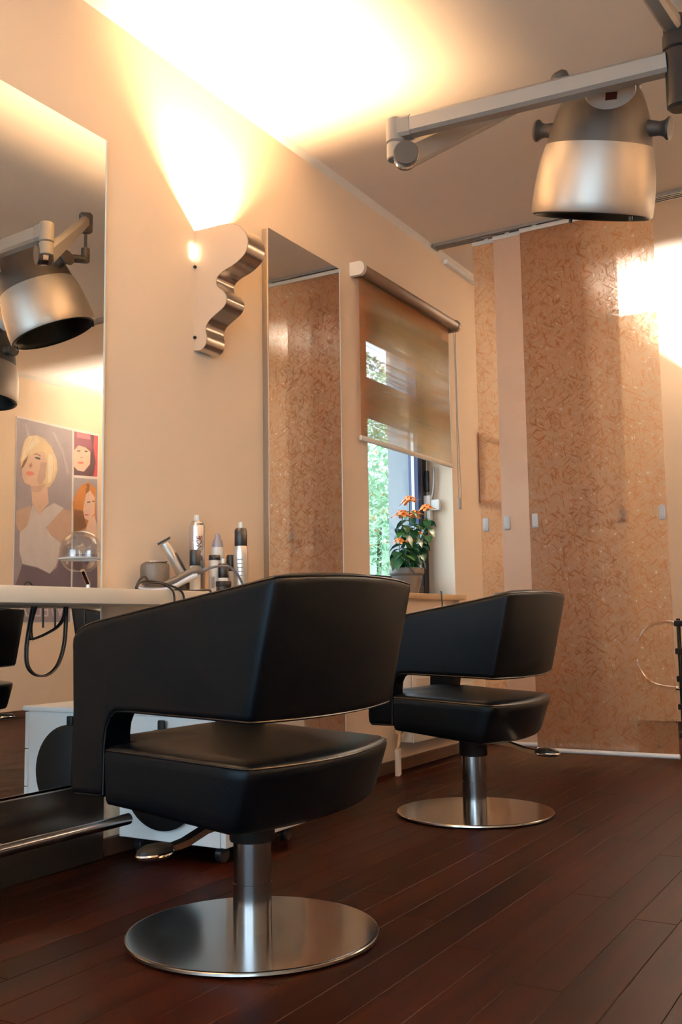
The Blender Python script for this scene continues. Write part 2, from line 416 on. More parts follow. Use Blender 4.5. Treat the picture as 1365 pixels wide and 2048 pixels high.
# window in the left wall
def side_window():
    wn = sroot('window_1', (W-.17, 4.6, OZ0), 'dark blue framed window with a transom')
    X0, X1 = W-.225, W-.155
    for nm, y0, y1 in (('l', OY0, OY0+.065), ('r', OY1-.065, OY1)):
        b = bm_(); box(b, X0, X1, y0, y1, OZ0, OZ1, .004, 1); part('frame_post', b, 'frame_dark', wn)
    for z0, z1 in ((OZ0, OZ0+.05), (1.80, 1.90), (OZ1-.05, OZ1)):
        b = bm_(); box(b, X0, X1, OY0+.065, OY1-.065, z0, z1, .004, 1); part('frame_rail', b, 'frame_dark', wn)
    for z0, z1 in ((OZ0+.05, 1.80), (1.90, OZ1-.05)):                     # two sashes
        y0, y1 = OY0+.065, OY1-.065; s = .045
        b = bm_()
        for a in ((y0, y0+s, z0, z1), (y1-s, y1, z0, z1), (y0+s, y1-s, z0, z0+s), (y0+s, y1-s, z1-s, z1)):
            box(b, X0+.01, X1-.004, *a)
        sh = part('sash', b, 'navy', wn)
        b = bm_(); box(b, X0+.03, X0+.038, y0+s, y1-s, z0+s, z1-s); part('pane', b, 'pane_glass', sh)
    b = bm_(); box(b, X0+.028, X0+.045, OY1-.113, OY1-.108, OZ0+.10, 1.76); part('gasket', b, 'mirror_edge', wn)
    # opener gear on the right post: rod, housing and lever
    op = bpy.data.objects
    b = bm_(); cyl(b, (W-.14, OY1-.035, 1.40), (W-.14, OY1-.035, 2.0), .006, n=10); part('opener_rod', b, 'alu', wn)
    b = bm_(); box(b, W-.155, W-.115, OY1-.055, OY1-.015, 1.26, 1.40, .005, 2); part('opener_housing', b, 'white_plastic', wn)
    b = bm_(); box(b, W-.115, W-.065, OY1-.045, OY1-.012, 1.315, 1.375, .005, 2); part('opener_switch', b, 'white_plastic', wn)
    b = bm_(); tube(b, smooth_path([(W-.12, OY1-.03, 1.375), (W-.105, OY1-.03, 1.44), (W-.10, OY1-.03, 1.54), (W-.108, OY1-.03, 1.552)]), .0085, 8); part('opener_lever', b, 'alu', wn)
    b = bm_(); box(b, W-.152, W-.125, OY1-.05, OY1-.03, 1.42, 1.54, .006, 2); part('lever_grip', b, 'black_plastic', wn)
    b = bm_(); box(b, W-.155, W-.10, OY1-.05, OY1-.02, 1.235, 1.255, .004, 2); part('bracket', b, 'black_plastic', wn)
side_window()
b = bm_(); box(b, W-.153, W+.045, OY0-.05, OY1+.05, OZ0-.028, OZ0, .004, 2); struct('trim_4', b, 'oak', 'oak window sill board')
b = bm_(); box(b, W, W+.028, 5.03, YB, 2.702, 2.728, .003, 1); struct('trim_5', b, 'white_plastic', 'white cable trunking under the ceiling')

# outside
b = bm_(); box(b, -40, W-.37, -20, 40, -.6, -.5); struct('ground', b, 'ground')
def hedge():
    rnd = random.Random(11)
    h = thing('garden_hedge', 'bright green leafy hedge outside the window', 'hedge', (-4.8, 8.0, -.5))
    vs = [[], []]; fs = [[], []]
    for i in range(26000):
        y = rnd.uniform(5.6, 11.2); z = -.5+4.0*rnd.random()**.85
        depth = abs(rnd.gauss(0, .22)); x = -4.05-.25*math.sin(y*2.3)*math.cos(z*2.9)-.16*math.sin(y*6.1+z*4.7)-depth+(-.35 if z > 2.9 else 0)*(z-2.9)
        if z > 2.75+.5*math.sin(y*1.7)+.3*math.sin(y*5.1) : continue
        k = 1 if rnd.random() < .035 else 0
        s = rnd.uniform(.022, .05); m = Euler((rnd.uniform(-1, 1), rnd.uniform(-1, 1), rnd.uniform(0, 6.3))).to_matrix()
        n = len(vs[k])
        for p in ((-s, 0, 0), (0, -s*.45, .2*s), (s, 0, 0), (0, s*.45, .2*s)):
            q = m @ Vector(p); vs[k].append((q.x+x+4.8, q.y+y-8.0, q.z+z+.5))
        fs[k].append((n, n+1, n+2, n+3))
    for k, (nm, mt) in enumerate((('foliage', 'hedge'), ('rusty_leaves', 'hedge_rust'))):
        me = bpy.data.meshes.new(nm); me.from_pydata(vs[k], [], fs[k]); me.materials.append(MATS[mt])
        o = bpy.data.objects.new(nm, me); COL.objects.link(o); o.parent = h; o['kind'] = 'stuff'
    b = bm_()
    for i in range(9): cyl(b, (-4.55, 5.9+i*.62, -.5), (-4.5, 5.95+i*.62, 1.6), .035, .02, 8)
    part('stem', b, 'bark', h)
    b = bm_(); box(b, -5.2, -4.75, 5.7, 11.1, -.5, 2.2, .12, 2); part('inner_growth', b, 'hedge', h)
hedge()

# curtain rail across the ceiling
def rail():
    r = thing('curtain_rail', 'aluminium three-track curtain rail fixed across the ceiling', 'rail', (-.3, 4.87, ZC-.016))
    b = bm_(); box(b, W+.03, XR-.03, 4.838, 4.905, ZC-.006, ZC); part('back_plate', b, 'alu', r)
    for y in (4.838, 4.858, 4.880, 4.900):
        b = bm_(); box(b, W+.03, XR-.03, y, y+.005, ZC-.016, ZC-.006); part('track_lip', b, 'alu', r)
    b = bm_(); box(b, W+.02, W+.03, 4.834, 4.909, ZC-.02, ZC); part('end_cap', b, 'grey_mid', r)
rail()
def panel(lab, x0, x1, y, fab, zb, seed):
    t = thing('fleece_curtain', lab, 'curtain', ((x0+x1)/2, y, zb), 'sliding fleece panels hung from the ceiling rail')
    b = bm_(); nx, nz = 14, 30; zt = 2.712; g = []
    for i in range(nx+1):
        for j in range(nz+1):
            u, v = i/nx, j/nz
            g.append(b.verts.new((x0+(x1-x0)*u, y+.0035*math.sin(u*5+seed+v*2)*math.sin(v*PI), zb+.018+(zt-zb-.018)*v)))
    for i in range(nx):
        for j in range(nz): b.faces.new((g[i*(nz+1)+j], g[(i+1)*(nz+1)+j], g[(i+1)*(nz+1)+j+1], g[i*(nz+1)+j+1]))
    part('fleece_sheet', b, fab, t)
    b = bm_(); box(b, x0-.002, x1+.002, y-.007, y+.007, zt-.004, zt+.018, .003, 2); part('top_bar', b, 'cream_metal', t)
    b = bm_(); cyl(b, (x0-.002, y, zb+.009), (x1+.002, y, zb+.009), .011, n=14); part('weight_bar', b, 'white_plastic', t)
    for x in (x0+.08, x1-.08):
        b = bm_(); box(b, x-.012, x+.012, y-.003, y+.003, zt+.018, ZC-.010); part('glider', b, 'cream_metal', t)
    for x, in ((x0+.030,), (x1-.022,)):
        b = bm_(); box(b, x-.016, x+.016, y-.008, y+.004, 1.165, 1.235, .004, 2); cl = part('pull_tab', b, 'tab_grey', t)
        b = bm_(); box(b, x-.014, x+.014, y-.0105, y-.007, 1.171, 1.183, .001, 1); part('tab_lip', b, 'tab_grey', cl)
panel('coarse brown fleece panel nearest the left wall', -2.012, -1.39, 4.893, 'fleece_coarse', .085, 0)
panel('pale pinkish-beige fleece panel, the middle of the three', -1.886, -1.24, 4.870, 'fleece_pale', .080, 2)
panel('brown fleece panel in front, reaching furthest right', -1.728, -1.050, 4.847, 'fleece_brown', .060, 4)

# ================================================================== mirrors, counter, lamps
def mirror(lab, y0, y1, x1, z0, z1, plinth):
    t = thing('wall_mirror', lab, 'mirror', (W, (y0+y1)/2, 0 if plinth else z0), 'tall styling mirrors')
    if x1-W > .02:
        b = bm_(); box(b, W, x1-.005, y0, y1, z0, z1, .002, 1); part('backing_box', b, 'box_side', t)
    else:
        b = bm_(); box(b, W, x1-.004, y0+.006, y1-.006, z0, z1-.004); part('backing_board', b, 'grey_dark', t)
    b = bm_(); box(b, x1-.005, x1, y0, y1-.006, z0, z1); part('glass', b, 'mirror_glass', t)
    b = bm_(); box(b, x1-.006, x1+.001, y1-.006, y1, z0, z1); part('polished_edge', b, 'mirror_edge', t)
    if plinth:
        b = bm_(); box(b, W, W+.028, y0, y1, 0, z0, .002, 1); p = part('plinth_panel', b, 'plinth_steel', t)
        b = bm_(); box(b, W, W+.031, y0, y1, z0-.003, z0); part('plinth_edge', b, 'alu_bright', p)
    return t
M1 = mirror('large frameless mirror running from the plinth to lamp height behind the nearest chair', 1.40, 2.345, W+.009, .232, 2.289, True)
M2 = mirror('narrow boxed mirror between the wavy lamp and the window', 3.243, 3.815, W+.032, .232, 2.297, True)
def footrest():
    t = thing('footrest', 'brushed steel footrest tube in front of the large mirror', 'footrest', (W+.13, 1.85, 0))
    x, z = -2.085, .138
    b = bm_(); cyl(b, (x, 1.45, z), (x, 2.305, z), .0165, n=24, bev=.003); part('tube', b, 'steel_column', t)
    for y in (1.60, 1.86):
        b = bm_(); tube(b, [(x, y, z), (x-.06, y, z), (W+.03, y, z)], .009, 10); cyl(b, (W+.028, y, z), (W+.034, y, z), .026, n=20); part('bracket', b, 'alu', t)
footrest()
def counter():
    t = thing('shelf_counter', 'long cream shelf counter along the wall at the large mirror', 'counter', (W+.14, 2.2, .762))
    b = bm_(); box(b, W+.010, -1.972, 1.30, 3.12, .763, .8065, .0025, 2); part('board', b, 'counter_white', t)
    for y in (1.36, 2.60, 3.05):
        b = bm_(); box(b, W, W+.20, y, y+.012, .735, .763); box(b, W, W+.008, y, y+.012, .62, .763); part('bracket', b, 'alu', t)
counter()

def catmull2(pts, k=5):
    return [(p.x, p.y) for p in smooth_path([(a, c, 0) for a, c in pts], k)]
SC_PROF = [(.0, .449), (.072, .447), (.125, .446), (.170, .440), (.205, .423), (.233, .393), (.243, .355), (.230, .318), (.188, .290), (.132, .271), (.105, .250), (.107, .222), (.136, .195),
           (.150, .169), (.138, .141), (.106, .121), (.069, .098), (.055, .072), (.060, .038), (.052, .010), (.028, -.004), (.0, 0)]
def sconce_base():
    """built at the origin: wall plane x=0, projecting to +x, width along y, z up from the lower tip"""
    t = thing('wavy_wall_lamp', '', 'wall lamp', (0, 0, 0), 'wavy uplight wall lamps'); D = .105
    wave = catmull2(SC_PROF, 4)
    i0 = 9                                               # the sheet leaves the top open near the wall
    outer = wave[i0:]
    for y0 in (0.0, D-.0015):
        b = bm_(); poly = [(.0005, .449)]+[(max(u, .0005), v) for u, v in wave[1:-1]]+[(.0005, 0)]
        prism(b, poly, lambda u, v: (u, y0, v), lambda u, v: (u, y0+.0015, v)); part('side_plate', b, 'sconce_plate', t, local=True)
    b = bm_(); rows = []
    for (u, v) in outer:
        rows.append([b.verts.new((u, 0.0, v)), b.verts.new((u, D, v)), b.verts.new((max(u-.0025, 0), D, v-.0005)), b.verts.new((max(u-.0025, 0), 0, v-.0005))])
    for a, c in zip(rows, rows[1:]):
        for k in range(4): b.faces.new((a[k], a[(k+1) % 4], c[(k+1) % 4], c[k]))
    b.faces.new(list(reversed(rows[0]))); b.faces.new(rows[-1])
    part('wave_sheet', b, 'steel_wave', t, 'wavy brushed metal front', local=True, angle=70)
    b = bm_(); box(b, 0, .004, .012, D-.012, .02, .40); part('wall_plate', b, 'cream_metal', t, local=True)
    b = bm_(); box(b, .002, .010, -.024, -.004, .338, .395, .002, 1); part('slit_glow', b, 'slit_light', t, 'glowing strip standing in for bulb light leaking at the wall', local=True)  # emissive strip stands in for bulb light leaking past the side plate
    for z in (.31, .045):
        b = bm_(); cyl(b, (.006, -.006, z), (.006, .004, z), .006, n=10); part('fixing_screw', b, 'black_plastic', t, local=True)
    b = bm_(); cyl(b, (.06, D/2, .20), (.06, D/2, .25), .016, n=14); part('lamp_holder', b, 'white_plastic', t, local=True)
    return t
SB = sconce_base()
def add_sconce(o, loc, rz, label, power, col):
    o.location = loc; o.rotation_euler = (0, 0, rz); o['label'] = label
    l = bpy.data.lights.new('lamp_bulb', 'POINT'); l.energy = power; l.color = col; l.shadow_soft_size = .022
    lo = bpy.data.objects.new('bulb_light', l); COL.objects.link(lo); lo.parent = o; lo.location = (.066, .0525, .380)
add_list = [((W, 2.81, 1.693), 0, 'wavy metal uplight lamp on the left wall between the two mirrors', LAMP*.40, (1.0, .65, .35)),
            ((W, .96, 1.693), 0, 'wavy metal uplight lamp on the left wall beyond the large mirror, out of frame', LAMP*1.35, (1.0, .65, .35)),
            ((-1.08, YB, 1.693), -PI/2, 'wavy metal uplight lamp on the back wall nearer the curtain panels', LAMP*2.5, (1.0, .92, .82)),
            ((XR, 2.60, 1.693), PI, 'added wavy metal fill lamp on the right wall opposite the chairs, out of frame', LAMP*1.2, (1.0, .65, .35)),  # added unseen lamp, lifts the light on the left wall and ceiling
            ((XR, 4.25, 1.693), PI, 'added wavy metal fill lamp on the right wall before the curtain rail, out of frame', LAMP*1.8, (1.0, .65, .35)),  # added out of view to brighten the far ceiling and window wall
            ((XR, .60, 1.693), PI, 'added wavy metal fill lamp on the right wall near the shop window, out of frame', LAMP, (1.0, .65, .35)),  # extra unseen lamp put in for general fill light
            ((1.05, YB, 1.693), -PI/2, 'wavy metal uplight lamp on the back wall nearer the poster', LAMP*2.5, (1.0, .92, .82))]
srcs = [SB]+[copy_tree(SB) for _ in add_list[1:]]
for o, a in zip(srcs, add_list): add_sconce(o, *a)

# roller blind
def blind():
    t = thing('roller_blind', 'brown woven roller blind half lowered over the window', 'blind', (W+.04, 4.52, 1.54))
    x = W+.045
    b = bm_(); cyl(b, (x, 3.985, 2.345), (x, 5.055, 2.345), .030, n=24); part('cassette', b, 'blind_brown', t)
    for y0, y1 in ((3.962, 3.985), (5.055, 5.078)):
        b = bm_(); prism(b, [(W, 2.313)]+[(x+.034*math.cos(a), 2.345+.034*math.sin(a)) for a in [-1.3+2.6*k/10 for k in range(11)]]+[(W, 2.379)], lambda u, v: (u, y0, v), lambda u, v: (u, y1, v)); part('end_cap', b, 'cream_metal' if y0 < 4.5 else 'blind_brown', t)
    b = bm_(); ny, nz = 16, 16; g = []
    for i in range(ny+1):
        for j in range(nz+1):
            v = j/nz; cut = .012*v*(1-v)*4 if i == ny else 0
            g.append(b.verts.new((x-.018-.004*math.sin(i/ny*PI)*math.sin(v*PI), 4.0+(5.02-4.0)*i/ny-cut, 1.56+(2.33-1.56)*v)))
    for i in range(ny):
        for j in range(nz): b.faces.new((g[i*(nz+1)+j], g[(i+1)*(nz+1)+j], g[(i+1)*(nz+1)+j+1], g[i*(nz+1)+j+1]))
    part('blind_sheet', b, 'blind_fabric', t)
    b = bm_(); box(b, x-.026, x-.010, 3.99, 5.03, 1.537, 1.562, .006, 2); part('bottom_bar', b, 'cream_metal', t)
    b = bm_(); z0, z1 = 1.375, 2.33
    tube(b, smooth_path([(x, 5.052, z1), (x, 5.058, 1.9), (x, 5.052, z0), ]), .0022, 6)
    tube(b, smooth_path([(x, 5.072, z1), (x, 5.070, 1.9), (x, 5.082, 1.6), (x+.002, 5.092, z0)]), .0022, 6); part('bead_chain', b, 'grey_mid', t)
    b = bm_(); box(b, x-.006, x+.006, 5.057, 5.087, 1.312, 1.378, .005, 2); part('chain_weight', b, 'grey_mid', t)
blind()

# picture on the wall behind the curtain
def picture():
    t = thing('framed_picture', 'flat brown framed picture on the left wall behind the coarse curtain panel', 'picture', (W, 5.70, 1.40))
    y0, y1, z0, z1 = 5.46, 5.92, 1.39, 1.81; s = .035
    for a in ((y0, y0+s, z0, z1), (y1-s, y1, z0, z1), (y0+s, y1-s, z0, z0+s), (y0+s, y1-s, z1-s, z1)):
        b = bm_(); box(b, W, W+.028, *a, .003, 1); part('frame_bar', b, 'picture_frame', t)
    b = bm_(); box(b, W, W+.016, y0+s, y1-s, z0+s, z1-s); part('canvas', b, 'picture_canvas', t)
picture()

# radiator
def radiator():
    t = thing('radiator', 'white panel radiator under the window', 'radiator', (W+.06, 4.7, 0))
    x0, x1, y0, y1, z0, z1 = W+.03, W+.105, 4.32, 5.06, .135, .735
    b = bm_(); box(b, x1-.012, x1, y0, y1, z0, z1, .004, 2); fp = part('front_panel', b, 'radiator_white', t)
    for i in range(10):
        z = z0+.05+i*.055
        b = bm_(); box(b, x1, x1+.003, y0+.03, y1-.03, z, z+.03, .001, 1); part('rib', b, 'radiator_white', fp)
    b = bm_(); box(b, x0, x0+.012, y0, y1, z0+.01, z1-.01, .003, 1); part('back_panel', b, 'radiator_white', t)
    for y in (y0, y1-.004):
        b = bm_(); box(b, x0, x1-.006, y, y+.004, z0+.004, z1); part('side_cover', b, 'radiator_white', t)
    b = bm_()
    for i in range(24): box(b, x0+.014, x1-.014, y0+.02+i*.030, y0+.024+i*.030, z1-.004, z1)
    box(b, x0, x1-.006, y0, y1, z1-.002, z1+.001); part('top_grille', b, 'radiator_white', t)
    for k, (px, py) in enumerate(((W+.075, 4.205), (W+.060, 4.245))):
        b = bm_(); cyl(b, (px, py, 0), (px, py, .118), .0125, n=14); part('pipe_sleeve', b, 'radiator_white', t)
        b = bm_(); tube(b, smooth_path([(px, py, .118), (px+.002, py+.012, .16), (px, py+.025, .19)]), .006, 8); part('pipe', b, 'oak', t)
    b = bm_(); cyl(b, (W+.07, 4.225, .2), (W+.07, 4.262, .2), .019, .016, 16, .003); cyl(b, (W+.07, 4.262, .2), (W+.07, 4.325, .2), .009, n=12); part('valve', b, 'oak', t)
radiator()

# ================================================================== styling chair
def make_chair():
    t = thing('styling_chair', '', 'chair', (0, 0, 0), 'black styling chairs on round steel bases')
    # local frame: faces -x, y across, origin on the floor under the column
    xf, xr, hw, iw = -.275, .275, .300, .215
    S = []                                               # stations: outer top, outer bottom, inner top, inner bottom
    def arm(xt, zb, sgn, zt=None, sh=0):
        xb = xf+(xt-xf)*(.485/.55)
        z = (.705+(xt-xf)/.55*.092) if zt is None else zt
        zz = zb
        xi_t, xi_b = min(xt, xr-.092), min(xb, .21-.092+.003)
        return (Vector((xt, sgn*hw, z)), Vector((xb, sgn*hw, zz)), Vector((xi_t, sgn*iw, z)), Vector((xi_b, sgn*iw, zz)))
    def zbot(x):
        return .516-(x+.12)/(.395)*.013
    arms = [(-.262, .335, .693), (-.245, .335, .705), (-.215, .335, None), (-.178, .335, None), (-.1685, .337, None), (-.1665, .44, None), (-.160, .478, None), (-.147, .502, None), (-.128, .514, None)]
    arms += [(-.09+.06*i, None, None) for i in range(6)]+[(.248, None, None), (.264, None, None)]
    left = []
    for xt, zb, zt in arms: left.append(arm(xt, zbot(xt) if zb is None else zb, -1, zt))
    def mir(s): return tuple(Vector((p.x, -p.y, p.z)) for p in s)
    def back(y):
        k = 1-(y/hw)**2; xo = xr+.040*k; z = .797+.010*k; yi = y*iw/hw
        return (Vector((xo, y, z)), Vector((xo-.066, y, .503-.004*k)), Vector((xo-.092, yi, z)), Vector((xo-.066-.085, yi, .503-.004*k)))
    cor = (Vector((.2725, -.2965, .797)), Vector((.2075, -.2965, .503)), Vector((.1835, -iw, .797)), Vector((.1225, -iw, .503)))
    mid = [back(-.288+.576*i/14) for i in range(15)]
    S = left+[cor]+mid+[mir(cor)]+[mir(s) for s in reversed(left)]
    def ringpts(s, shrink=0.0, puff=0.0):
        B, A, Cc, Dd = s                                 # outer top, outer bottom, inner top, inner bottom
        P = [A, B, Cc, Dd]; out = []; cen = (A+B+Cc+Dd)/4; r = .020
        for i, p in enumerate(P):
            a, c = P[i-1], P[(i+1) % 4]
            p1 = p+(a-p).normalized()*r; p2 = p+(c-p).normalized()*r
            for tt in (0, .25, .5, .75, 1): out.append(p1*(1-tt)**2+p*2*tt*(1-tt)+p2*tt*tt)
            m_ = (p+c)/2; out.append(m_+(m_-cen).normalized()*puff)
        if shrink: out = [cen+(q-cen)*(1-shrink/max((q-cen).length, .01)) for q in out]
        return out
    b = bm_(); rings = []
    def put(pts): rings.append([b.verts.new(p) for p in pts])
    e0 = left[0]
    def shifted(s, dx, sg=1): return tuple(Vector((p.x+dx, p.y*sg, p.z)) for p in s)
    put(ringpts(shifted(e0, -.013), .018)); put(ringpts(shifted(e0, -.010), .007)); put(ringpts(shifted(e0, -.004), .001))
    for s in S: put(ringpts(s, 0, .004 if abs(s[0].y) < .28 else 0))
    put(ringpts(shifted(e0, -.004, -1), .001)); put(ringpts(shifted(e0, -.010, -1), .007)); put(ringpts(shifted(e0, -.013, -1), .018))
    skin(b, rings)
    sh = part('backrest_shell', b, 'leather', t, 'wraparound backrest and armrests', angle=50, local=True)
    # piping along the outer top and bottom edges
    def edgept(s, which):
        B, A, Cc, Dd = s; P = [A, B, Cc, Dd]; i = which; p = P[i]; a, c = P[i-1], P[(i+1) % 4]; r = .020
        p1 = p+(a-p).normalized()*r; p2 = p+(c-p).normalized()*r
        return p1*.25+p*.5+p2*.25
    b = bm_(); tube(b, [edgept(s, 1) for s in S], .0026, 6); part('top_piping', b, 'piping', sh, local=True)
    b = bm_(); tube(b, [edgept(s, 0) for s in S], .0026, 6); part('bottom_piping', b, 'piping', sh, local=True)
    # seat cushion
    poly = [(-.268, -.208), (-.174, -.208), (-.174, -.298)]
    poly += [(-.16+.355*i/6, -.298) for i in range(1, 6)]
    poly += [(.190, -.297), (.203, -.285)]
    poly += [(.203+.052*(1-(y/.285)**2), y) for y in [-.285+.57*i/14 for i in range(1, 14)]]
    poly += [(.203, .285), (.190, .297)]+[(-.16+.355*i/6, .298) for i in range(5, 0, -1)]
    poly += [(-.174, .298), (-.174, .208), (-.268, .208)]
    poly += [(-.272, .208-.416*i/6) for i in range(1, 6)]
    def lev(f, dz, base, bottom=0.0):
        out = []
        for x, y in poly:
            xx, yy = x*f+.0, y*f
            if bottom and xx > -.1: xx -= bottom*(xx+.1)/.3
            yy *= (1-bottom*.35)
            zt, zb = .433-.055*x, .303-.095*x
            out.append(Vector((xx, yy, (zt if base else zb)+dz)))
        return out
    b = bm_(); rr = []
    for f, dz, base, bt in ((.955, .000, 0, .040), (.985, .003, 0, .038), (.998, .012, 0, .035), (1.0, .04, 0, .026), (1.0, -.030, 1, .004), (1.0, -.014, 1, 0), (.985, -.004, 1, 0), (.955, .002, 1, 0), (.80, .007, 1, 0), (.45, .011, 1, 0)):
        rr.append([b.verts.new(p) for p in lev(f, dz, base, bt)])
    skin(b, rr)
    st = part('seat', b, 'leather', t, 'thick padded seat', angle=55, local=True)
    pp = lev(.992, -.006, 1); b = bm_(); tube(b, pp[2:-8], .0026, 6); part('seat_piping', b, 'piping', st, local=True)
    # pedestal
    b = bm_(); box(b, -.11, .11, -.09, .09, .285, .335, .006, 2); part('mount_plate', b, 'black_satin', t, local=True)
    b = bm_(); lathe(b, [(0, .210), (.050, .210), (.052, .214), (.052, .27), (.062, .295), (0, .30)], n=32); part('collar', b, 'black_satin', t, local=True)
    b = bm_(); lathe(b, [(0, .006), (.0440, .006), (.0440, .118), (.0432, .1185), (.0432, .26), (0, .26)], n=40); part('column', b, 'steel_column', t, local=True)
    b = bm_(); lathe(b, [(0, .001), (.280, .001), (.2865, .003), (.2880, .006), (.2872, .0105), (.2855, .0122), (.2835, .0128), (.2800, .0130), (.10, .0131), (.05, .0131), (0, .0131)], n=128); part('base_plate', b, 'steel_disc', t, local=True, angle=20)
    return t
def make_lever(t, ang):
    c, s = math.cos(ang), math.sin(ang)
    def R(r, z, off=0): return Vector((c*r-s*off, s*r+c*off, z))
    b = bm_(); rings = []
    for r, z, wd, th in ((.04, .268, .014, .008), (.10, .268, .014, .008), (.17, .262, .012, .007), (.23, .248, .012, .007), (.29, .244, .012, .006)):
        rings.append([b.verts.new(R(r, z+dz, o)) for o, dz in ((-wd, -th), (wd, -th), (wd, th), (-wd, th))])
    skin(b, rings); lv = part('pump_lever', b, 'chrome', t, 'chrome pump lever', local=True)
    b = bm_()
    mt = Matrix.Translation(R(.322, .247)) @ Matrix.Rotation(ang, 4, 'Z')
    prof = [(0, -.014), (.030, -.014), (.037, -.009), (.038, 0), (.036, .006), (.026, .012), (0, .014)]
    vs0 = len(b.verts); lathe(b, prof, n=28, mtx=mt @ Matrix.Diagonal((1.25, .72, 1, 1))); part('lever_pad', b, 'black_satin', lv, 'black oval pedal pad', local=True)
    b = bm_(); lathe(b, [(.0375, -.008), (.0395, -.004), (.0375, 0)], n=28, mtx=mt @ Matrix.Diagonal((1.25, .72, 1, 1))); part('pad_rim', b, 'chrome', lv, local=True)
CH = make_chair()
C2 = copy_tree(CH); C3 = copy_tree(CH)
for o, loc, rz, la, lab in ((CH, (-1.382, 1.94, 0), 0, math.radians(-92), 'black leather styling chair in the foreground on a steel disc base'),
                            (C2, (-1.500, 3.51, 0), 0, math.radians(-15), 'black leather styling chair further back beside the radiator and window'),
                            (C3, (-.12, 3.42, 0), PI, math.radians(-60), 'black leather styling chair seen only at the mirror edge, turned the other way')):
    o.location = loc; o.rotation_euler = (0, 0, rz); o['label'] = lab; make_lever(o, la)

# ================================================================== hood dryers on ceiling arms
def rect_arm(b, p0, p1, w, h0, h1=None, taper=None):
    p0, p1 = Vector(p0), Vector(p1); h1 = h0 if h1 is None else h1
    d = (p1-p0).normalized(); s = d.cross(Vector((0, 0, 1))).normalized(); u = s.cross(d)
    r = []
    for p, h in ((p0, h0), (p1, h1)):
        w2 = w/2; c = min(.010, h*.2); hh = h/2; k = .012
        r.append([b.verts.new(p+s*a+u*z) for a, z in ((-w2+c, -hh), (w2-c, -hh), (w2, -hh+c), (w2, hh-k), (w2-k, hh), (-w2+k, hh), (-w2, hh-k), (-w2, -hh+c))])
    skin(b, r)
def make_hood(t, M):
    """bell hood; M maps hood space (rim plane z=0, axis +z) to world"""
    b = bm_(); lathe(b, [(.196, .004), (.2035, 0), (.2065, .006), (.2075, .04), (.2055, .085), (.200, .14), (.191, .19), (.181, .228), (.176, .226)], n=64, mtx=M)
    sh = part('hood_shell', b, 'hood_silver', t, 'satin silver lower bell', angle=60)
    b = bm_(); lathe(b, [(.1785, .222), (.1775, .232), (.170, .275), (.156, .33), (.138, .375), (.122, .405), (.112, .417), (.118, .424), (.108, .440), (.06, .452), (0, .455)], n=64, mtx=M)
    part('hood_cap', b, 'grey_dark', t, 'dark grey upper bell', angle=60)
    b = bm_(); lathe(b, [(.205, .003), (.197, -.004), (.186, .0), (.182, .02), (.172, .12), (.12, .20), (0, .21)], n=64, mtx=M); ln = part('hood_liner', b, 'black_satin', sh, angle=60)
    for a in (-.5, 2.3):
        b = bm_(); lathe(b, [(0, -.016), (.007, -.014), (.007, 0), (0, .002)], n=10, mtx=M @ Matrix.Translation((.19*math.cos(a), .19*math.sin(a), -.002)))
        part('stop_button', b, 'black_plastic', sh)
    for sg in (-1, 1):
        b = bm_(); R90 = Matrix.Rotation(sg*PI/2, 4, 'Y')
        lathe(b, [(0, 0), (.030, 0), (.026, .02), (.023, .045), (.026, .06), (.038, .073), (.037, .081), (0, .083)], n=28, mtx=M @ Matrix.Translation((sg*.155, 0, .285)) @ R90)
        part('tilt_knob', b, 'grey_dark', t)
    return sh
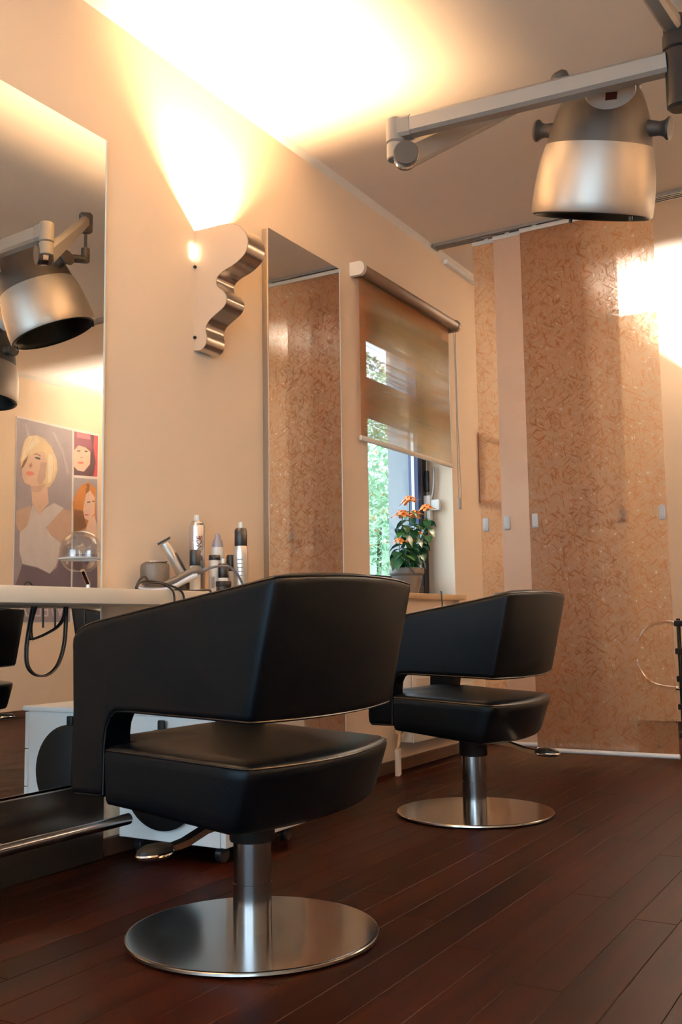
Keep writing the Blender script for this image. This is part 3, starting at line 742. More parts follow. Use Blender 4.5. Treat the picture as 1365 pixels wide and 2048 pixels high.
def dryer_one():
    px, py = -.553, 2.992
    t = thing('hood_dryer', 'silver and grey hood dryer hanging on folding ceiling arms at upper right', 'hood dryer', (px, py, ZC), 'hood dryers on ceiling arms')
    b = bm_(); cyl(b, (px, py, 2.44), (px, py, ZC), .024, n=28); cyl(b, (px, py, ZC-.02), (px, py, ZC), .06, n=32); part('ceiling_pole', b, 'alu', t)
    b = bm_(); cyl(b, (px, py, 2.215), (px, py, 2.405), .036, n=32, bev=.008); part('joint_sleeve', b, 'black_plastic', t)
    b = bm_(); cyl(b, (px, py, 2.40), (px, py, 2.452), .040, n=32, bev=.005); part('joint_collar', b, 'black_plastic', t)
    e = Vector((-1.432, 2.845, 2.325))
    b = bm_(); rect_arm(b, (px-.03, py-.006, 2.364), e+Vector((.045, .007, 0)), .054, .066); part('main_arm', b, 'alu', t, 'straight grey metal arm')
    b = bm_(); rect_arm(b, e+Vector((.055, .009, 0)), e+Vector((-.010, -.001, 0)), .058, .071); cyl(b, e+Vector((0, 0, -.05)), e+Vector((0, 0, .036)), .031, n=28, bev=.006)
    el = part('elbow', b, 'grey_mid', t)
    b = bm_(); cyl(b, e+Vector((0, 0, -.105)), e+Vector((0, 0, -.051)), .030, n=28, bev=.003); part('elbow_swivel', b, 'grey_mid', el)
    # tilted knuckle disc below the elbow
    k = e+Vector((.030, .010, -.092)); ax = Vector((.45, -.80, -.10)).normalized()
    b = bm_(); cyl(b, k-ax*.034, k+ax*.030, .041, n=36, bev=.003); part('knuckle', b, 'grey_dark', t)
    b = bm_(); cyl(b, k-ax*.012, k+ax*.010, .0425, n=36); part('knuckle_ring', b, 'chrome', t)
    a1 = Vector((-1.048, 3.452, 2.668))
    b = bm_(); rect_arm(b, k-ax*.022, a1, .042, .078, .050); part('spring_arm', b, 'alu', t, 'slanting spring arm')
    b = bm_(); cyl(b, a1+Vector((-.012, -.012, .034)), a1+Vector((.02, .02, -.055)), .033, n=28, bev=.010); part('arm_end', b, 'grey_dark', t)
    M = Matrix.Translation((-.936, 3.365, 2.100)) @ Matrix.Rotation(math.radians(14), 4, 'Y') @ Matrix.Rotation(math.radians(15), 4, 'X')
    make_hood(t, M)
    b = bm_(); cyl(b, a1+Vector((.015, .015, -.05)), a1+Vector((.02, .02, -.13)), .008, n=12); cyl(b, a1+Vector((.02, .02, -.13)), a1+Vector((.02, .02, -.20)), .021, n=24, bev=.003); part('hanger', b, 'grey_dark', t)
    top = M @ Vector((0, .06, .41))
    b = bm_(); rect_arm(b, a1+Vector((.02, .02, -.185)), top, .05, .03); part('yoke', b, 'grey_dark', t)
    # oval control panel facing down and outwards
    nrm = Vector((.05, -.14, -.99)).normalized(); q = nrm.to_track_quat('Z', 'X'); c = Vector((-.775, 3.07, 2.372))
    P = Matrix.Translation(c) @ q.to_matrix().to_4x4()
    b = bm_(); lathe(b, [(0, -.022), (.05, -.020), (.088, -.006), (.092, .0), (.088, .005), (0, .006)], n=40, mtx=P @ Matrix.Diagonal((.92, .86, 1, 1))); cp = part('control_panel', b, 'white_plastic', t, 'white oval control panel')
    b = bm_(); box(b, -.030, .006, -.020, .016, .006, .0075); bmesh.ops.transform(b, matrix=P, verts=b.verts); part('display', b, 'display_red', cp)
    for dx, dy in ((.045, -.02), (.045, .02), (.02, .045)):
        b = bm_(); lathe(b, [(0, .006), (.006, .006), (.006, .008), (0, .008)], n=12, mtx=P @ Matrix.Translation((dx, dy, 0))); part('button', b, 'print_grey', cp)
    # second, shorter arm on the same pole, pointing at the viewer
    b = bm_(); rect_arm(b, (px-.004, py-.03, 2.476), (px-.085, 2.02, 2.476), .052, .052); part('upper_arm', b, 'alu', t)
    b = bm_(); cyl(b, (px, py, 2.448), (px, py, 2.506), .036, n=28, bev=.004); part('upper_collar', b, 'black_plastic', t)
    b = bm_(); cyl(b, (px-.085, 2.0, 2.40), (px-.085, 2.0, 2.51), .032, n=24, bev=.006); part('upper_arm_end', b, 'grey_mid', t)
dryer_one()
def dryer_two():
    c = Vector((.36, 4.03, 2.06))
    t = thing('hood_dryer', 'second silver hood dryer, half seen at the left edge of the large mirror', 'hood dryer', (c.x+.3, c.y+.2, ZC), 'hood dryers on ceiling arms')
    M = Matrix.Translation(c) @ Matrix.Rotation(math.radians(-6), 4, 'X')
    make_hood(t, M)
    px, py = c.x+.30, c.y+.20
    b = bm_(); cyl(b, (px, py, 2.30), (px, py, ZC), .024, n=24); cyl(b, (px, py, ZC-.02), (px, py, ZC), .06, n=28); part('ceiling_pole', b, 'alu', t)
    b = bm_(); cyl(b, (px, py, 2.28), (px, py, 2.42), .036, n=24, bev=.006); part('joint_sleeve', b, 'black_plastic', t)
    top = M @ Vector((0, 0, .44))
    b = bm_(); rect_arm(b, (px, py, 2.58), top+Vector((-.05, -.03, .08)), .045, .05); part('main_arm', b, 'alu', t)
    b = bm_(); cyl(b, top+Vector((0, 0, -.02)), top+Vector((0, 0, .10)), .028, n=24, bev=.005); part('hanger', b, 'black_plastic', t)
    P = Matrix.Translation(M @ Vector((-.09, -.05, .46))) @ Matrix.Rotation(math.radians(150), 4, 'X')
    b = bm_(); lathe(b, [(0, -.012), (.07, -.008), (.08, 0), (.07, .006), (0, .007)], n=32, mtx=P); part('control_panel', b, 'white_plastic', t)
dryer_two()

# ================================================================== white cabinet and hand mirror
def cabinet():
    x0, x1, y0, y1, z0, z1 = W+.016, -1.822, 2.425, 2.86, .052, .440
    t = thing('rolling_cabinet', 'low white rolling cabinet under the counter behind the nearest chair', 'cabinet', ((x0+x1)/2, (y0+y1)/2, 0))
    b = bm_(); box(b, x0, x1-.020, y0, y1, z0, z1-.016, .0015, 1); part('body', b, 'white_lacquer', t)
    b = bm_(); box(b, x0, x1+.004, y0-.006, y1+.006, z1-.016, z1, .002, 2); part('top_board', b, 'white_lacquer', t)
    n = 3; h = (z1-.018-z0)/n
    for i in range(n):
        b = bm_(); box(b, x1-.019, x1, y0+.001, y1-.001, z0+i*h+.001, z0+(i+1)*h-.002, .0015, 1); d = part('drawer', b, 'white_lacquer', t)
        b = bm_(); tube(b, [(x1, (y0+y1)/2-.06, z0+(i+.6)*h), (x1+.018, (y0+y1)/2-.06, z0+(i+.6)*h), (x1+.018, (y0+y1)/2+.06, z0+(i+.6)*h), (x1, (y0+y1)/2+.06, z0+(i+.6)*h)], .004, 8); part('handle', b, 'alu_bright', d)
    for x in (x0+.05, x1-.05):
        for y in (y0+.05, y1-.045):
            b = bm_(); cyl(b, (x-.012, y, .024), (x+.012, y, .024), .024, n=20, bev=.003); box(b, x-.016, x+.016, y-.012, y+.012, .03, .052, .003, 1); part('caster', b, 'black_plastic', t)
    y = y0-.012
    h = thing('hand_mirror', 'round black hand mirror hung on the side of the white cabinet', 'hand mirror', (-2.05, y, .085))
    b = bm_(); lathe(b, [(0, 0), (.144, 0), (.150, .004), (.150, .008), (.144, .012), (0, .012)], n=48, mtx=Matrix.Translation((-2.05, y-.001, .237)) @ Matrix.Rotation(PI/2, 4, 'X')); part('back_shell', b, 'black_satin', h)
    b = bm_(); lathe(b, [(0, -.0015), (.138, -.0015), (.138, 0), (0, 0)], n=48, mtx=Matrix.Translation((-2.05, y, .237)) @ Matrix.Rotation(PI/2, 4, 'X')); part('glass', b, 'mirror_glass', h)
    b = bm_(); box(b, -2.063, -2.037, y-.012, y-.002, .38, .415, .004, 2); part('hanging_tab', b, 'black_satin', h)
cabinet()

# ================================================================== tools and bottles on the counter
CT = .8065
def hair_dryer():
    C0 = Vector((-2.165, 2.505, CT))                                  # barrel centre on the counter; the handle points out over the counter edge
    t = thing('hair_dryer', 'grey and white hair dryer lying on the counter in front of the clipper', 'hair dryer', C0)
    MX = Matrix.Translation(C0) @ Matrix.Rotation(math.radians(-59), 4, 'Z') @ Matrix.Scale(1.06, 4)
    def fin(b): bmesh.ops.transform(b, matrix=MX, verts=b.verts); return b
    b = bm_(); lathe(b, [(0, .0215), (.030, .0195), (.040, .0255), (.0445, .0435), (.0445, .0715), (.0425, .0865), (.034, .0925), (0, .0925)], (0, 0, 0), 32); bd = part('barrel', fin(b), 'dryer_grey', t, 'dark grey barrel')
    b = bm_(); lathe(b, [(.030, .092), (.036, .093), (.035, .096), (.0, .097)], (0, .004, 0), 28); part('air_grille', fin(b), 'chrome', bd)
    def sweep(pts, wd, th, m, nm, par, lab=None):
        b = bm_(); rr = []
        for (y, z), w_, h_ in zip(pts, wd, th):
            rr.append([b.verts.new((w_*math.cos(a), y, z+h_*math.sin(a))) for a in [2*PI*k/14 for k in range(14)]])
        skin(b, rr); return part(nm, fin(b), m, par, lab)
    sweep([(-.045, .0155), (-.023, .0090), (.012, .0085), (.039, .0095), (.066, .0215), (.093, .0365), (.117, .0485), (.131, .0525)],
          [.018, .032, .038, .030, .022, .020, .019, .014], [.007, .008, .008, .009, .009, .010, .010, .008], 'dryer_white', 'belly', t, 'glossy white underside')
    sweep([(.015, .0355), (.039, .0275), (.066, .0395), (.093, .0545), (.117, .0665), (.137, .0675), (.148, .0635)],
          [.032, .026, .020, .0185, .018, .016, .010], [.012, .013, .012, .0125, .013, .013, .008], 'dryer_grey', 'handle', t, 'grey handle')
    b = bm_(); pts = smooth_path([(-2.042, 2.579, .874), (-2.024, 2.590, .880), (-2.012, 2.62, .889), (-2.002, 2.655, .893), (-1.996, 2.69, .888), (-1.990, 2.715, .868), (-1.985, 2.735, .84), (-1.982, 2.748, .8125), (-1.985, 2.78, .8112)], 6)
    tube(b, pts, [.009]*3+[.007]*4+[.0042]*(len(pts)-7), 8); part('power_cord', b, 'cable_grey', t)
hair_dryer()
def clipper():
    t = thing('hair_clipper', 'silver hair clipper standing tilted in its dark charging base', 'hair clipper', (-2.17, 2.66, CT))
    b = bm_(); box(b, -2.205, -2.140, 2.625, 2.715, CT, .850, .008, 3); part('charging_base', b, 'grey_dark', t)
    p0 = Vector((-2.160, 2.660, .845)); p1 = Vector((-2.203, 2.597, .976)); d = (p1-p0).normalized(); u = Vector((.5, -.86, 0)); u = (u-d*u.dot(d)).normalized(); v = d.cross(u)
    b = bm_(); rr = []
    for s, a, c in ((0, .014, .013), (.2, .018, .016), (.45, .0195, .0165), (.7, .018, .0175), (.9, .019, .0195), (1.0, .018, .018)):
        q = p0.lerp(p1, s); rr.append([b.verts.new(q+u*(a*math.cos(k*PI/9))+v*(c*math.sin(k*PI/9))) for k in range(18)])
    skin(b, rr); part('body', b, 'champagne', t, 'silver body', angle=60)
    b = bm_(); rr = []
    for s, a, c in ((.05, .010, .005), (.4, .012, .006), (.7, .010, .005)):
        q = p0.lerp(p1, s)+v*.0155; rr.append([b.verts.new(q+u*(a*math.cos(k*PI/6))+v*(c*math.sin(k*PI/6))) for k in range(12)])
    skin(b, rr); part('grip', b, 'black_plastic', t)
    b = bm_(); w = Vector((0, 0, 0))
    hp = p1+d*.004; rr = []
    for s in (0, .007):
        q = hp+d*s; rr.append([b.verts.new(q+u*a+v*c) for a, c in ((-.019, -.020), (.019, -.020), (.019, .024), (-.019, .024))])
    skin(b, rr); bl = part('blade', b, 'black_plastic', t, 'black cutting head')
    b = bm_()
    for i in range(9):
        q = hp+d*.007+u*(-.017+.00425*i)
        cyl(b, q-v*.018, q+v*.022, .0011, n=6)
    part('comb_teeth', b, 'chrome', bl)
    b = bm_(); tube(b, smooth_path([(-2.15, 2.61, .8102), (-2.12, 2.57, .8102), (-2.04, 2.53, .8102), (-1.995, 2.53, .8102), (-1.985, 2.540, .8105)], 5), .0032, 7); part('power_cord', b, 'cable', t)
clipper()
def cord_front():
    b = bm_()
    tube(b, smooth_path([(-2.045, 2.285, .8105), (-2.02, 2.255, .815), (-2.0, 2.25, .838), (-2.0, 2.27, .845), (-1.998, 2.285, .828), (-1.99, 2.262, .822), (-1.985, 2.285, .827), (-1.975, 2.32, .824), (-1.966, 2.352, .808), (-1.964, 2.362, .78), (-1.963, 2.365, .70)], 6), .0034, 8)
    tube(b, smooth_path([(-2.0, 2.235, .811), (-1.992, 2.238, .826), (-1.986, 2.27, .832), (-1.978, 2.33, .826), (-1.968, 2.39, .808), (-1.966, 2.41, .78), (-1.966, 2.415, .70)], 6), .0034, 8)
    single('black_cord', b, 'cable', 'looped black cord hanging over the counter edge beside the hair dryer', 'cord')
    b = bm_(); tube(b, smooth_path([(-1.995, 2.525, .8105), (-1.978, 2.537, .8115), (-1.968, 2.545, .804), (-1.966, 2.55, .76), (-1.966, 2.552, .71)], 5), .0032, 8)
    single('black_cord', b, 'cable', 'short black cord end dropping over the counter edge under the dryer handle', 'cord')
cord_front()
def bottle(name, label, x, y, parts, n=28):
    """parts: (part name, material, profile in (r, z above the counter))"""
    t = thing(name, label, 'bottle' if name != 'spray_can' else 'spray can', (x, y, CT), 'hair products on the counter')
    for nm, m, prof in parts:
        b = bm_(); lathe(b, [(r, z+CT) for r, z in prof], (x, y, 0), n); part(nm, b, m, t)
    return t
cn = bottle('spray_can', 'tall silver hairspray can with a white nozzle', -2.19, 2.753, [
    ('body', 'silver_can', [(0, 0), (.026, 0), (.027, .003), (.027, .236), (.026, .240), (.022, .247)]),
    ('collar', 'alu_bright', [(.022, .247), (.0215, .250), (.017, .254), (0, .254)]),
    ('nozzle', 'ivory', [(.0105, .253), (.0105, .270), (.0095, .275), (0, .275)])])
def can_print():
    x, y, r = -2.19, 2.753, .0273
    d = Vector((0-x, 0-y, 0)).normalized()
    def band(z0, z1, a0, a1, m, nm):
        b = bm_(); k = 6; vs = []
        base = math.atan2(-y, -x)
        for i in range(k+1):
            a = base+a0+(a1-a0)*i/k
            vs.append((b.verts.new((x+r*math.cos(a), y+r*math.sin(a), CT+z0)), b.verts.new((x+r*math.cos(a), y+r*math.sin(a), CT+z1))))
        for p, q in zip(vs, vs[1:]): b.faces.new((p[0], q[0], q[1], p[1]))
        part(nm, b, m, cn)
    band(.183, .1845, -.75, .75, 'print_grey', 'printed_line'); band(.186, .200, .20, .55, 'print_red', 'red_emblem')
    a = math.atan2(-y, -x)+.30; n = Vector((math.cos(a), math.sin(a), 0)); tx = Vector((-math.sin(a), math.cos(a), 0))
    o = Vector((x, y, CT+.130))+n*(r+.0004)+tx*.008
    text_mesh('printed_name', 'ANCE', .027, 'print_dark', cn, o, (0, 0, 1), -tx, .0004)
can_print()
bottle('pump_bottle', 'small white bottle with a square black cap in front of the spray can', -2.115, 2.649, [
    ('body', 'white_bottle', [(0, 0), (.017, 0), (.018, .003), (.018, .086), (.016, .092), (0, .092)]), ('cap', 'black_plastic', [(.0175, .0915), (.018, .093), (.018, .142), (.017, .1445), (0, .1445)])])
bt = bottle('lotion_bottle', 'white lotion bottle with a flat black cap', -2.12, 2.761, [
    ('body', 'white_bottle', [(0, 0), (.018, 0), (.0195, .003), (.0195, .108), (.018, .1155), (0, .1155)]), ('cap', 'black_plastic', [(.0195, .1155), (.020, .1165), (.020, .131), (.019, .133), (0, .133)])])
b = bm_(); box(b, -2.118, -2.106, 2.7415, 2.7425, CT+.02, CT+.058); part('print_block', b, 'print_grey', bt)
bottle('applicator_bottle', 'pale bottle with a translucent pointed cap standing behind the lotion bottle', -2.15, 2.818, [
    ('body', 'white_bottle', [(0, 0), (.021, 0), (.0225, .003), (.0225, .150), (.019, .165), (0, .165)]), ('pointed_cap', 'translucent_cap', [(.0185, .165), (.019, .168), (.017, .186), (.012, .193), (.010, .203), (.006, .214), (0, .215)])])
bottle('serum_bottle', 'short pump bottle with a black collar and white spout', -2.078, 2.755, [
    ('body', 'white_bottle', [(0, 0), (.0165, 0), (.0175, .003), (.0175, .050), (.016, .053), (0, .053)]), ('collar', 'black_plastic', [(.0170, .053), (.0182, .056), (.0182, .097), (.016, .1015), (0, .1015)]),
    ('spout', 'ivory', [(.007, .1015), (.007, .116), (.006, .119), (0, .119)])])
bottle('tonic_bottle', 'slim bottle with a black cap half hidden behind the tall mousse bottle', -2.125, 2.862, [
    ('body', 'white_bottle', [(0, 0), (.015, 0), (.016, .003), (.016, .082), (0, .084)]), ('cap', 'black_plastic', [(.0155, .084), (.016, .086), (.016, .132), (.013, .139), (0, .139)])])
ms = bottle('mousse_bottle', 'tall champagne mousse bottle with a black neck and white tip', -2.06, 2.832, [
    ('body', 'champagne', [(0, 0), (.0245, 0), (.0255, .004), (.0255, .135), (.0235, .155), (.0215, .165), (0, .166)]), ('neck', 'black_plastic', [(.021, .165), (.0218, .167), (.0218, .218), (.018, .2265), (0, .227)]),
    ('tip', 'ivory', [(.0085, .226), (.0085, .244), (.007, .249), (0, .249)])])
for i in range(5):
    b = bm_(); z = CT+.06+i*.014; vs = []
    base = math.atan2(-2.832, 2.06)
    for k in range(6):
        a = base-.55+.9*k/5; vs.append((b.verts.new((-2.06+.0258*math.cos(a), 2.832+.0258*math.sin(a), z)), b.verts.new((-2.06+.0258*math.cos(a), 2.832+.0258*math.sin(a), z+.004))))
    for p, q in zip(vs, vs[1:]): b.faces.new((p[0], q[0], q[1], p[1]))
    part('printed_line', b, 'print_grey', ms)
bottle('wax_jar', 'low round black wax jar at the front of the bottles', -2.0, 2.653, [
    ('body', 'black_plastic', [(0, 0), (.023, 0), (.024, .002), (.024, .018), (0, .018)]), ('lid', 'black_satin', [(.025, .018), (.0255, .019), (.0255, .034), (.0245, .036), (0, .036)])])
# cord loop under the counter, hanging in front of the mirror
b = bm_()
tube(b, smooth_path([(-2.2362, 2.065, .7615), (-2.2362, 2.052, .70), (-2.2362, 2.043, .64), (-2.2362, 2.048, .595), (-2.2362, 2.07, .570), (-2.2362, 2.105, .561), (-2.2362, 2.14, .570), (-2.2362, 2.17, .60), (-2.2362, 2.19, .66), (-2.2362, 2.195, .7615)], 6), .003, 8)
tube(b, smooth_path([(-2.2366, 2.075, .7615), (-2.2366, 2.058, .71), (-2.2366, 2.060, .672), (-2.2366, 2.066, .668), (-2.2366, 2.11, .68), (-2.2366, 2.16, .702), (-2.2366, 2.185, .73), (-2.2366, 2.19, .7615)], 5), .0027, 8)
single('hanging_cable', b, 'cable', 'black cable looping down under the counter in front of the mirror', 'cable')

# ================================================================== plant on the sill
def plant():
    px, py, z0 = W-.055, 4.60, OZ0
    t = thing('flowering_plant', 'green pot plant with orange flowers on the window sill', 'plant', (px, py, z0), None)
    rnd = random.Random(5)
    b = bm_(); lathe(b, [(0, 0), (.058, 0), (.061, .006), (.066, .035), (.070, .040), (.078, .09), (.088, .098), (.090, .105), (.090, .128), (.086, .130), (.082, .124), (.080, .11), (0, .108)], (px, py, z0), 36); part('pot', b, 'pot', t, 'taupe plastic pot with a rim')
    b = bm_(); lathe(b, [(.0805, .109), (.05, .117), (0, .119)], (px, py, z0), 24); part('soil', b, 'soil', t)
    # leaf mesh shared by every leaf
    b = bm_(); rows = []
    for i, (u, w) in enumerate(((0, .002), (.18, .22), (.42, .34), (.68, .27), (.88, .12), (1.0, .01))):
        zz = .12*math.sin(u*PI)-.25*u*u
        rows.append([b.verts.new((u, -w, zz+.05*w)), b.verts.new((u, 0, zz-.03)), b.verts.new((u, w, zz+.05*w))])
    for a, c in zip(rows, rows[1:]):
        for k in range(2): b.faces.new((a[k], a[k+1], c[k+1], c[k]))
    lm = to_mesh('leaf', b, 'leaf', 80); lm2 = lm.copy(); lm2.materials.clear(); lm2.materials.append(MATS['leaf_light'])
    b = bm_()
    for k in range(6):
        for ring_, (r, h, s) in enumerate(((.45, .42, .5), (.75, .22, .55), (1.0, -.02, .5))):
            a = k*2*PI/6+ring_*.55; d = Vector((math.cos(a), math.sin(a), 0)); n = Vector((-math.sin(a), math.cos(a), 0)); up = Vector((0, 0, 1))
            q = [b.verts.new(p) for p in (up*.25, d*r*.55+n*s*.45+up*(h+.2), d*r*1.05+n*s*.25+up*(h-.10), d*r*1.05-n*s*.25+up*(h-.10), d*r*.55-n*s*.45+up*(h+.2))]
            b.faces.new(q)
    fm = to_mesh('flower_head', b, 'petal', 60)
    def tip(mx, my, z): return Vector((px+mx, py+my, z0+z))
    # branch tips: (dx, dy, height above the sill, flower size, flower height)
    br = [(.03, -.10, .30, .058, .385), (.02, .005, .35, .056, .47), (.0, .10, .33, .056, .405), (-.01, .265, .36, .054, .455), (.03, -.135, .215, .040, .255), (.03, -.01, .235, .036, .265), (.0, .155, .25, .028, .315)]
    base = [Vector((px+rnd.uniform(-.02, .02), py+rnd.uniform(-.025, .025), z0+.115)) for _ in br]
    for (dx, dy, h, fs, fh), b0 in zip(br, base):
        e = tip(dx, dy, h); m = b0.lerp(e, .55)+Vector((0, (dy)*.12, -.01)); f = tip(dx, dy+.004, fh)
        pts = smooth_path([b0, m, e, f], 5)
        b = bm_(); tube(b, pts, [.0042-.0022*i/(len(pts)-1) for i in range(len(pts))], 7); part('stem', b, 'stem', t)
        o = bpy.data.objects.new('flower_head', fm); COL.objects.link(o); o.parent = t; o.location = f-Vector((px, py, z0)); o.scale = (fs, fs, fs*.9); o.rotation_euler = (rnd.uniform(-.3, .3), rnd.uniform(-.3, .3), rnd.uniform(0, 6))
        for i in range(14):
            s = .30+.70*(i/13); q = pts[min(int(s*15), 14)]
            a = i*2.4+rnd.uniform(-.4, .4); L = rnd.uniform(.058, .092)*(1.0 if s < .85 else .8)
            if q.z > z0+fh-.05: q = q-Vector((0, 0, .03))
            o = bpy.data.objects.new('leaf', lm if rnd.random() < .82 else lm2); COL.objects.link(o); o.parent = t; o.location = q-Vector((px, py, z0))
            o.scale = (L, L*.95, L); o.rotation_euler = (rnd.uniform(-.3, .3), rnd.uniform(.0, .85), a)
plant()
b = bm_(); tube(b, smooth_path([(W+.047, 4.79, .86), (W+.05, 4.79, .835), (W+.052, 4.79, .79), (W+.048, 4.79, .745)], 5), .0035, 7)
single('thin_black_lead', b, 'cable', 'thin black lead hanging from the window sill behind the radiator', 'cable')

# ================================================================== things seen in the mirror or behind the curtain
POSTER=[
('photo_panel','lav',1,[(5.56,2.384),(6.164,2.373),(6.175,1.005),(5.559,0.992)]),
('photo_panel','burg',1,[(6.187,2.371),(6.472,2.373),(6.47,2.011),(6.19,1.993)]),
('photo_panel','lav2',1,[(6.189,1.97),(6.471,1.988),(6.488,1.011),(6.192,1.005)]),
('swirl','lav_l',2,[(5.632,2.352),(5.655,2.349),(5.699,2.254),(5.672,2.228)]),
('swirl','lav_l',2,[(5.926,2.326),(5.965,2.325),(6.056,2.211),(6.131,2.018),(6.111,1.985),(6.048,2.157)]),
('skin_shape','skin_d',2,[(5.57,1.629),(5.723,1.686),(5.728,1.514),(5.611,1.463),(5.564,1.53)]),
('skin_shape','skin_d',2,[(6.068,1.688),(6.163,1.682),(6.162,1.48),(6.074,1.4),(5.888,1.49),(5.923,1.595)]),
('skin_shape','skin',2,[(5.718,1.873),(5.732,1.708),(5.804,1.617),(5.911,1.725),(5.888,1.892),(5.812,1.876)]),
('garment','white',3,[(5.737,1.698),(5.804,1.617),(5.864,1.67),(5.969,1.731),(6.078,1.697),(6.019,1.647),(5.887,1.519),(5.946,1.457),(6.064,1.399),(6.0,1.205),(5.934,1.144),(5.801,1.189),(5.644,1.211),(5.61,1.315),(5.611,1.456),(5.691,1.519)]),
('hair','blonde',3,[(5.681,2.251),(5.764,2.273),(5.85,2.255),(5.929,2.2),(5.989,2.104),(6.003,2.017),(5.974,1.931),(5.917,1.858),(5.879,1.854),(5.821,1.906),(5.688,1.963),(5.632,1.999),(5.61,1.982),(5.599,2.052),(5.619,2.148),(5.645,2.217)]),
('hair','blonde_l',5,[(5.681,2.248),(5.765,2.264),(5.803,2.226),(5.684,2.128),(5.618,2.033),(5.608,2.053),(5.628,2.149)]),
('hair','blonde_l',4,[(5.891,2.136),(5.959,2.13),(5.977,2.013),(5.936,1.905),(5.897,1.886)]),
('face','skin',4,[(5.685,2.078),(5.758,2.132),(5.853,2.145),(5.884,2.061),(5.868,1.926),(5.812,1.861),(5.719,1.845),(5.645,1.864),(5.621,1.912),(5.617,1.983),(5.641,2.022)]),
('face_shade','skin_d',5,[(5.817,2.052),(5.879,2.06),(5.868,1.926),(5.812,1.861),(5.783,1.902)]),
('hair','brown',6,[(5.685,2.096),(5.632,2.035),(5.61,1.976),(5.628,1.983),(5.663,2.039)]),
('eye','dark',6,[(5.813,2.08),(5.805,2.075),(5.788,2.072),(5.768,2.074),(5.752,2.078),(5.748,2.084),(5.755,2.089),(5.773,2.092),(5.793,2.091),(5.809,2.086)]),
('eyebrow','brown',6,[(5.731,2.11),(5.768,2.121),(5.816,2.107),(5.811,2.1),(5.766,2.112),(5.733,2.104)]),
('nose','skin_s',6,[(5.687,2.006),(5.714,2.038),(5.729,2.011),(5.711,1.995)]),
('lips','lip',6,[(5.745,1.948),(5.736,1.938),(5.714,1.93),(5.688,1.929),(5.668,1.935),(5.661,1.945),(5.67,1.955),(5.691,1.963),(5.717,1.964),(5.738,1.958)]),
('hair_strand','blonde',6,[(5.681,2.23),(5.696,2.23),(5.638,2.122),(5.615,2.054),(5.608,2.057),(5.629,2.128)]),
('hair_strand','blonde',6,[(5.727,2.255),(5.744,2.257),(5.683,2.157),(5.65,2.088),(5.641,2.09)]),
('hair_strand','blonde',6,[(5.945,2.128),(5.953,2.128),(5.967,2.005),(5.936,1.897),(5.928,1.898),(5.956,2.003)]),
('hair_strand','ginger',5,[(6.339,1.912),(6.347,1.912),(6.278,1.806),(6.239,1.689),(6.231,1.69),(6.268,1.813)]),
('neck_shade','skin_d',4,[(5.724,1.844),(5.812,1.858),(5.878,1.883),(5.823,1.812),(5.739,1.795)]),
('skirt','dusk',2,[(5.645,1.204),(5.801,1.182),(5.934,1.138),(6.01,1.191),(6.085,1.371),(6.164,1.42),(6.175,1.005),(5.559,0.992)]),
('hair','plum',2,[(6.187,2.371),(6.383,2.372),(6.407,2.223),(6.239,2.238),(6.188,2.223)]),
('hair','red',2,[(6.426,2.373),(6.472,2.373),(6.47,2.011),(6.422,2.008),(6.447,2.135),(6.417,2.271)]),
('face','pale',3,[(6.18,2.199),(6.238,2.257),(6.322,2.25),(6.381,2.219),(6.378,2.11),(6.305,2.035),(6.232,2.038),(6.183,2.069)]),
('fringe','pink',4,[(6.215,2.368),(6.373,2.366),(6.379,2.328),(6.268,2.323),(6.216,2.319)]),
('lips','lip',5,[(6.307,2.114),(6.299,2.106),(6.28,2.099),(6.255,2.096),(6.236,2.098),(6.228,2.104),(6.235,2.111),(6.255,2.118),(6.279,2.121),(6.299,2.12)]),
('eye','dark',5,[(6.262,2.21),(6.258,2.206),(6.247,2.202),(6.233,2.2),(6.221,2.201),(6.217,2.204),(6.221,2.208),(6.232,2.212),(6.246,2.214),(6.258,2.213)]),
('eye','dark',5,[(6.349,2.219),(6.345,2.214),(6.335,2.211),(6.322,2.209),(6.311,2.21),(6.307,2.213),(6.311,2.217),(6.321,2.221),(6.334,2.222),(6.345,2.222)]),
('nose','skin_s',5,[(6.289,2.156),(6.287,2.152),(6.279,2.149),(6.27,2.148),(6.263,2.149),(6.26,2.152),(6.263,2.156),(6.27,2.159),(6.279,2.161),(6.286,2.159)]),
('hair','ginger',2,[(6.37,1.954),(6.456,1.902),(6.462,1.554),(6.388,1.564),(6.253,1.508),(6.2,1.497),(6.182,1.759),(6.226,1.854),(6.276,1.913)]),
('hair','brown',3,[(6.196,1.7),(6.312,1.695),(6.346,1.561),(6.253,1.508),(6.194,1.497)]),
('hair','brown',3,[(6.339,1.935),(6.381,1.932),(6.366,1.869),(6.33,1.842)]),
('skin_shape','pale',3,[(6.316,1.475),(6.371,1.616),(6.439,1.668),(6.473,1.578),(6.475,1.463)]),
('face','pale',4,[(6.335,1.843),(6.382,1.882),(6.441,1.823),(6.439,1.683),(6.376,1.615),(6.323,1.628),(6.301,1.702)]),
('eye','dark',5,[(6.391,1.783),(6.387,1.778),(6.377,1.773),(6.363,1.77),(6.351,1.769),(6.345,1.771),(6.349,1.776),(6.359,1.781),(6.373,1.784),(6.385,1.785)]),
('eye','dark',5,[(6.439,1.792),(6.436,1.788),(6.429,1.785),(6.419,1.785),(6.412,1.786),(6.409,1.789),(6.412,1.792),(6.419,1.795),(6.428,1.796),(6.436,1.794)]),
('lips','lip',5,[(6.371,1.666),(6.366,1.661),(6.352,1.656),(6.335,1.655),(6.322,1.657),(6.317,1.661),(6.322,1.667),(6.335,1.671),(6.352,1.672),(6.366,1.67)]),
('garment','dusk',2,[(6.202,1.318),(6.482,1.332),(6.488,1.011),(6.192,1.005)]),
]
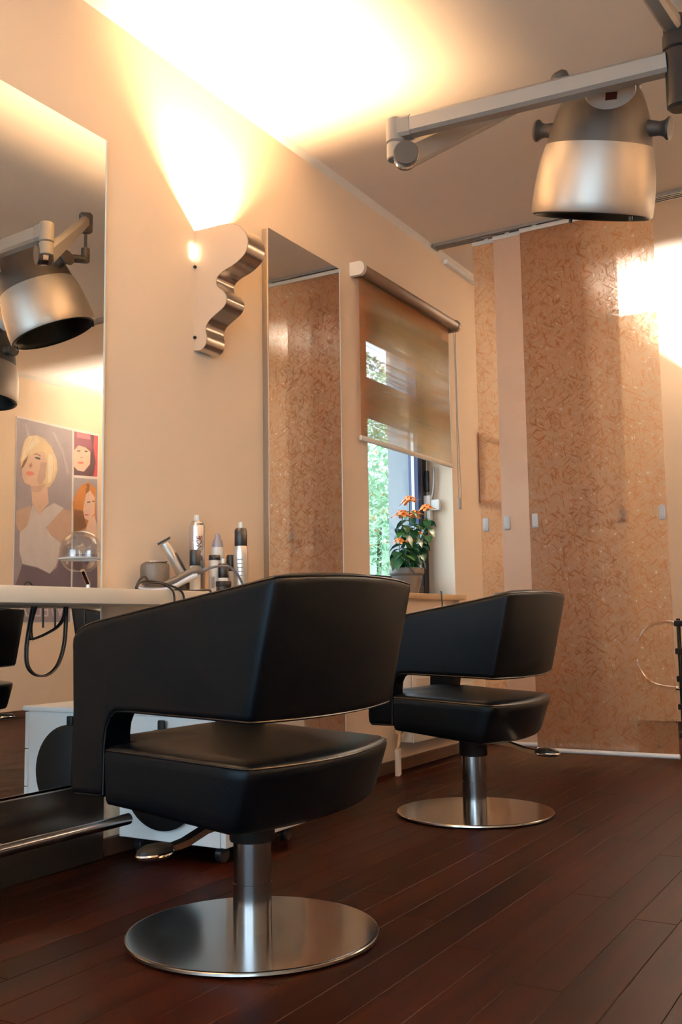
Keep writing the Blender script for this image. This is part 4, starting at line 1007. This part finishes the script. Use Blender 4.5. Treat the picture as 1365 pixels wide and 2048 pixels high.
def poster():
    y0, y1, z0, z1 = 5.555, 6.49, .74, 2.395
    t = thing('wall_poster', 'tall salon poster with three portraits of women, seen in the mirror', 'poster', (XR, (y0+y1)/2, z0))
    b = bm_(); box(b, XR-.006, XR, y0, y1, z0, z1); part('backing_sheet', b, 'board_white', t)
    b = bm_(); box(b, XR-.0065, XR-.006, y0+.004, 6.172, z0+.004, 1.02); part('lower_band', b, 'print_lav', t)
    for nm, c, l, pts in POSTER:
        x = XR-.006-.0006*l
        b = bm_(); prism(b, pts, lambda u, v: (x, u, v), lambda u, v: (x+.0005, u, v))
        part(nm, b, ('poster_' if c in ('red', 'dark') else 'print_')+c, t)
    text_mesh('brand_lettering', 'WELLA', .155, 'print_text_l', t, (XR-.0075, 6.10, .79), (0, -1, 0), (0, 0, 1), .0004)
poster()
def socket():
    t = thing('wall_socket', 'white double wall socket low on the right wall, seen in the mirror', 'socket', (XR, 5.55, .50))
    b = bm_(); box(b, XR-.010, XR, 5.51, 5.59, .50, .67, .003, 2); part('plate', b, 'white_plastic', t)
    for z in (.545, .625):
        b = bm_(); lathe(b, [(0, 0), (.022, 0), (.022, .002), (0, .002)], n=24, mtx=Matrix.Translation((XR-.010, 5.55, z)) @ Matrix.Rotation(-PI/2, 4, 'Y')); part('outlet', b, 'grey_dark', t)
socket()
def steamer():
    c = Vector((.10, 4.60, 1.175))
    t = thing('hair_steamer', 'clear plastic hair steamer hood on a pole stand, seen in the mirror', 'hair steamer', (c.x+.05, c.y+.12, 0))
    b = bm_(); lathe(b, [(.128, -.05), (.130, -.02), (.128, .02), (.115, .065), (.088, .10), (.05, .12), (0, .126)], c, 40); part('clear_hood', b, 'clear_acrylic', t, 'transparent dome')
    b = bm_(); lathe(b, [(.124, -.058), (.134, -.056), (.136, -.046), (.126, -.044), (.124, -.058)], c, 40); part('hood_rim', b, 'white_plastic', t)
    b = bm_(); lathe(b, [(.0, -.13), (.06, -.128), (.10, -.10), (.122, -.06)], c, 36); part('lower_shield', b, 'clear_acrylic', t)
    x, y = c.x+.05, c.y+.12
    b = bm_(); tube(b, smooth_path([(c.x+.01, c.y+.03, c.z-.12), (c.x+.03, c.y+.08, c.z-.17), (x, y, c.z-.20)]), .014, 12); part('knuckle', b, 'chrome', t)
    b = bm_(); cyl(b, (x, y, .09), (x, y, c.z-.19), .014, n=18); part('pole', b, 'chrome', t)
    for k in range(5):
        a = k*2*PI/5; b = bm_(); tube(b, [(x, y, .095), (x+.13*math.cos(a), y+.13*math.sin(a), .075), (x+.24*math.cos(a), y+.24*math.sin(a), .052)], .013, 8)
        lg = part('leg', b, 'black_plastic', t)
        b = bm_(); cyl(b, (x+.24*math.cos(a), y+.24*math.sin(a)-.01, .025), (x+.24*math.cos(a), y+.24*math.sin(a)+.01, .025), .025, n=16); part('caster', b, 'black_plastic', lg)
steamer()
def trolley():
    x0, x1, y0, y1 = -1.150, -.72, 5.32, 5.68
    t = thing('tool_trolley', 'black tiered tool trolley behind the right edge of the curtain', 'trolley', ((x0+x1)/2, (y0+y1)/2, 0))
    for z in (.10, .24, .38, .52, .66):
        b = bm_(); box(b, x0, x1, y0, y1, z, z+.03, .006, 2); part('tray', b, 'black_plastic', t)
    for x in (x0+.02, x1-.02):
        for y in (y0+.02, y1-.02):
            b = bm_(); cyl(b, (x, y, .05), (x, y, .70), .010, n=12); part('post', b, 'black_satin', t)
            b = bm_(); cyl(b, (x-.009, y, .026), (x+.009, y, .026), .026, n=16); part('caster', b, 'black_plastic', t)
    b = bm_(); box(b, x0+.03, x1-.03, y0+.04, y1-.04, .13, .23, .004, 1); part('drawer_box', b, 'black_satin', t)
    b = bm_(); box(b, x0+.03, x1-.03, y0+.04, y1-.04, .41, .50, .004, 1); part('tool_box', b, 'grey_dark', t)
    b = bm_(); tube(b, smooth_path([(x0+.01, y0+.03, .675), (-1.22, y0+.03, .685), (-1.29, y0+.03, .655), (-1.34, y0+.03, .58), (-1.352, y0+.03, .50), (-1.325, y0+.03, .42), (-1.27, y0+.03, .365), (x0+.01, y0+.03, .345)], 6), .009, 10); part('push_handle', b, 'chrome', t, 'bent chrome handle')
trolley()
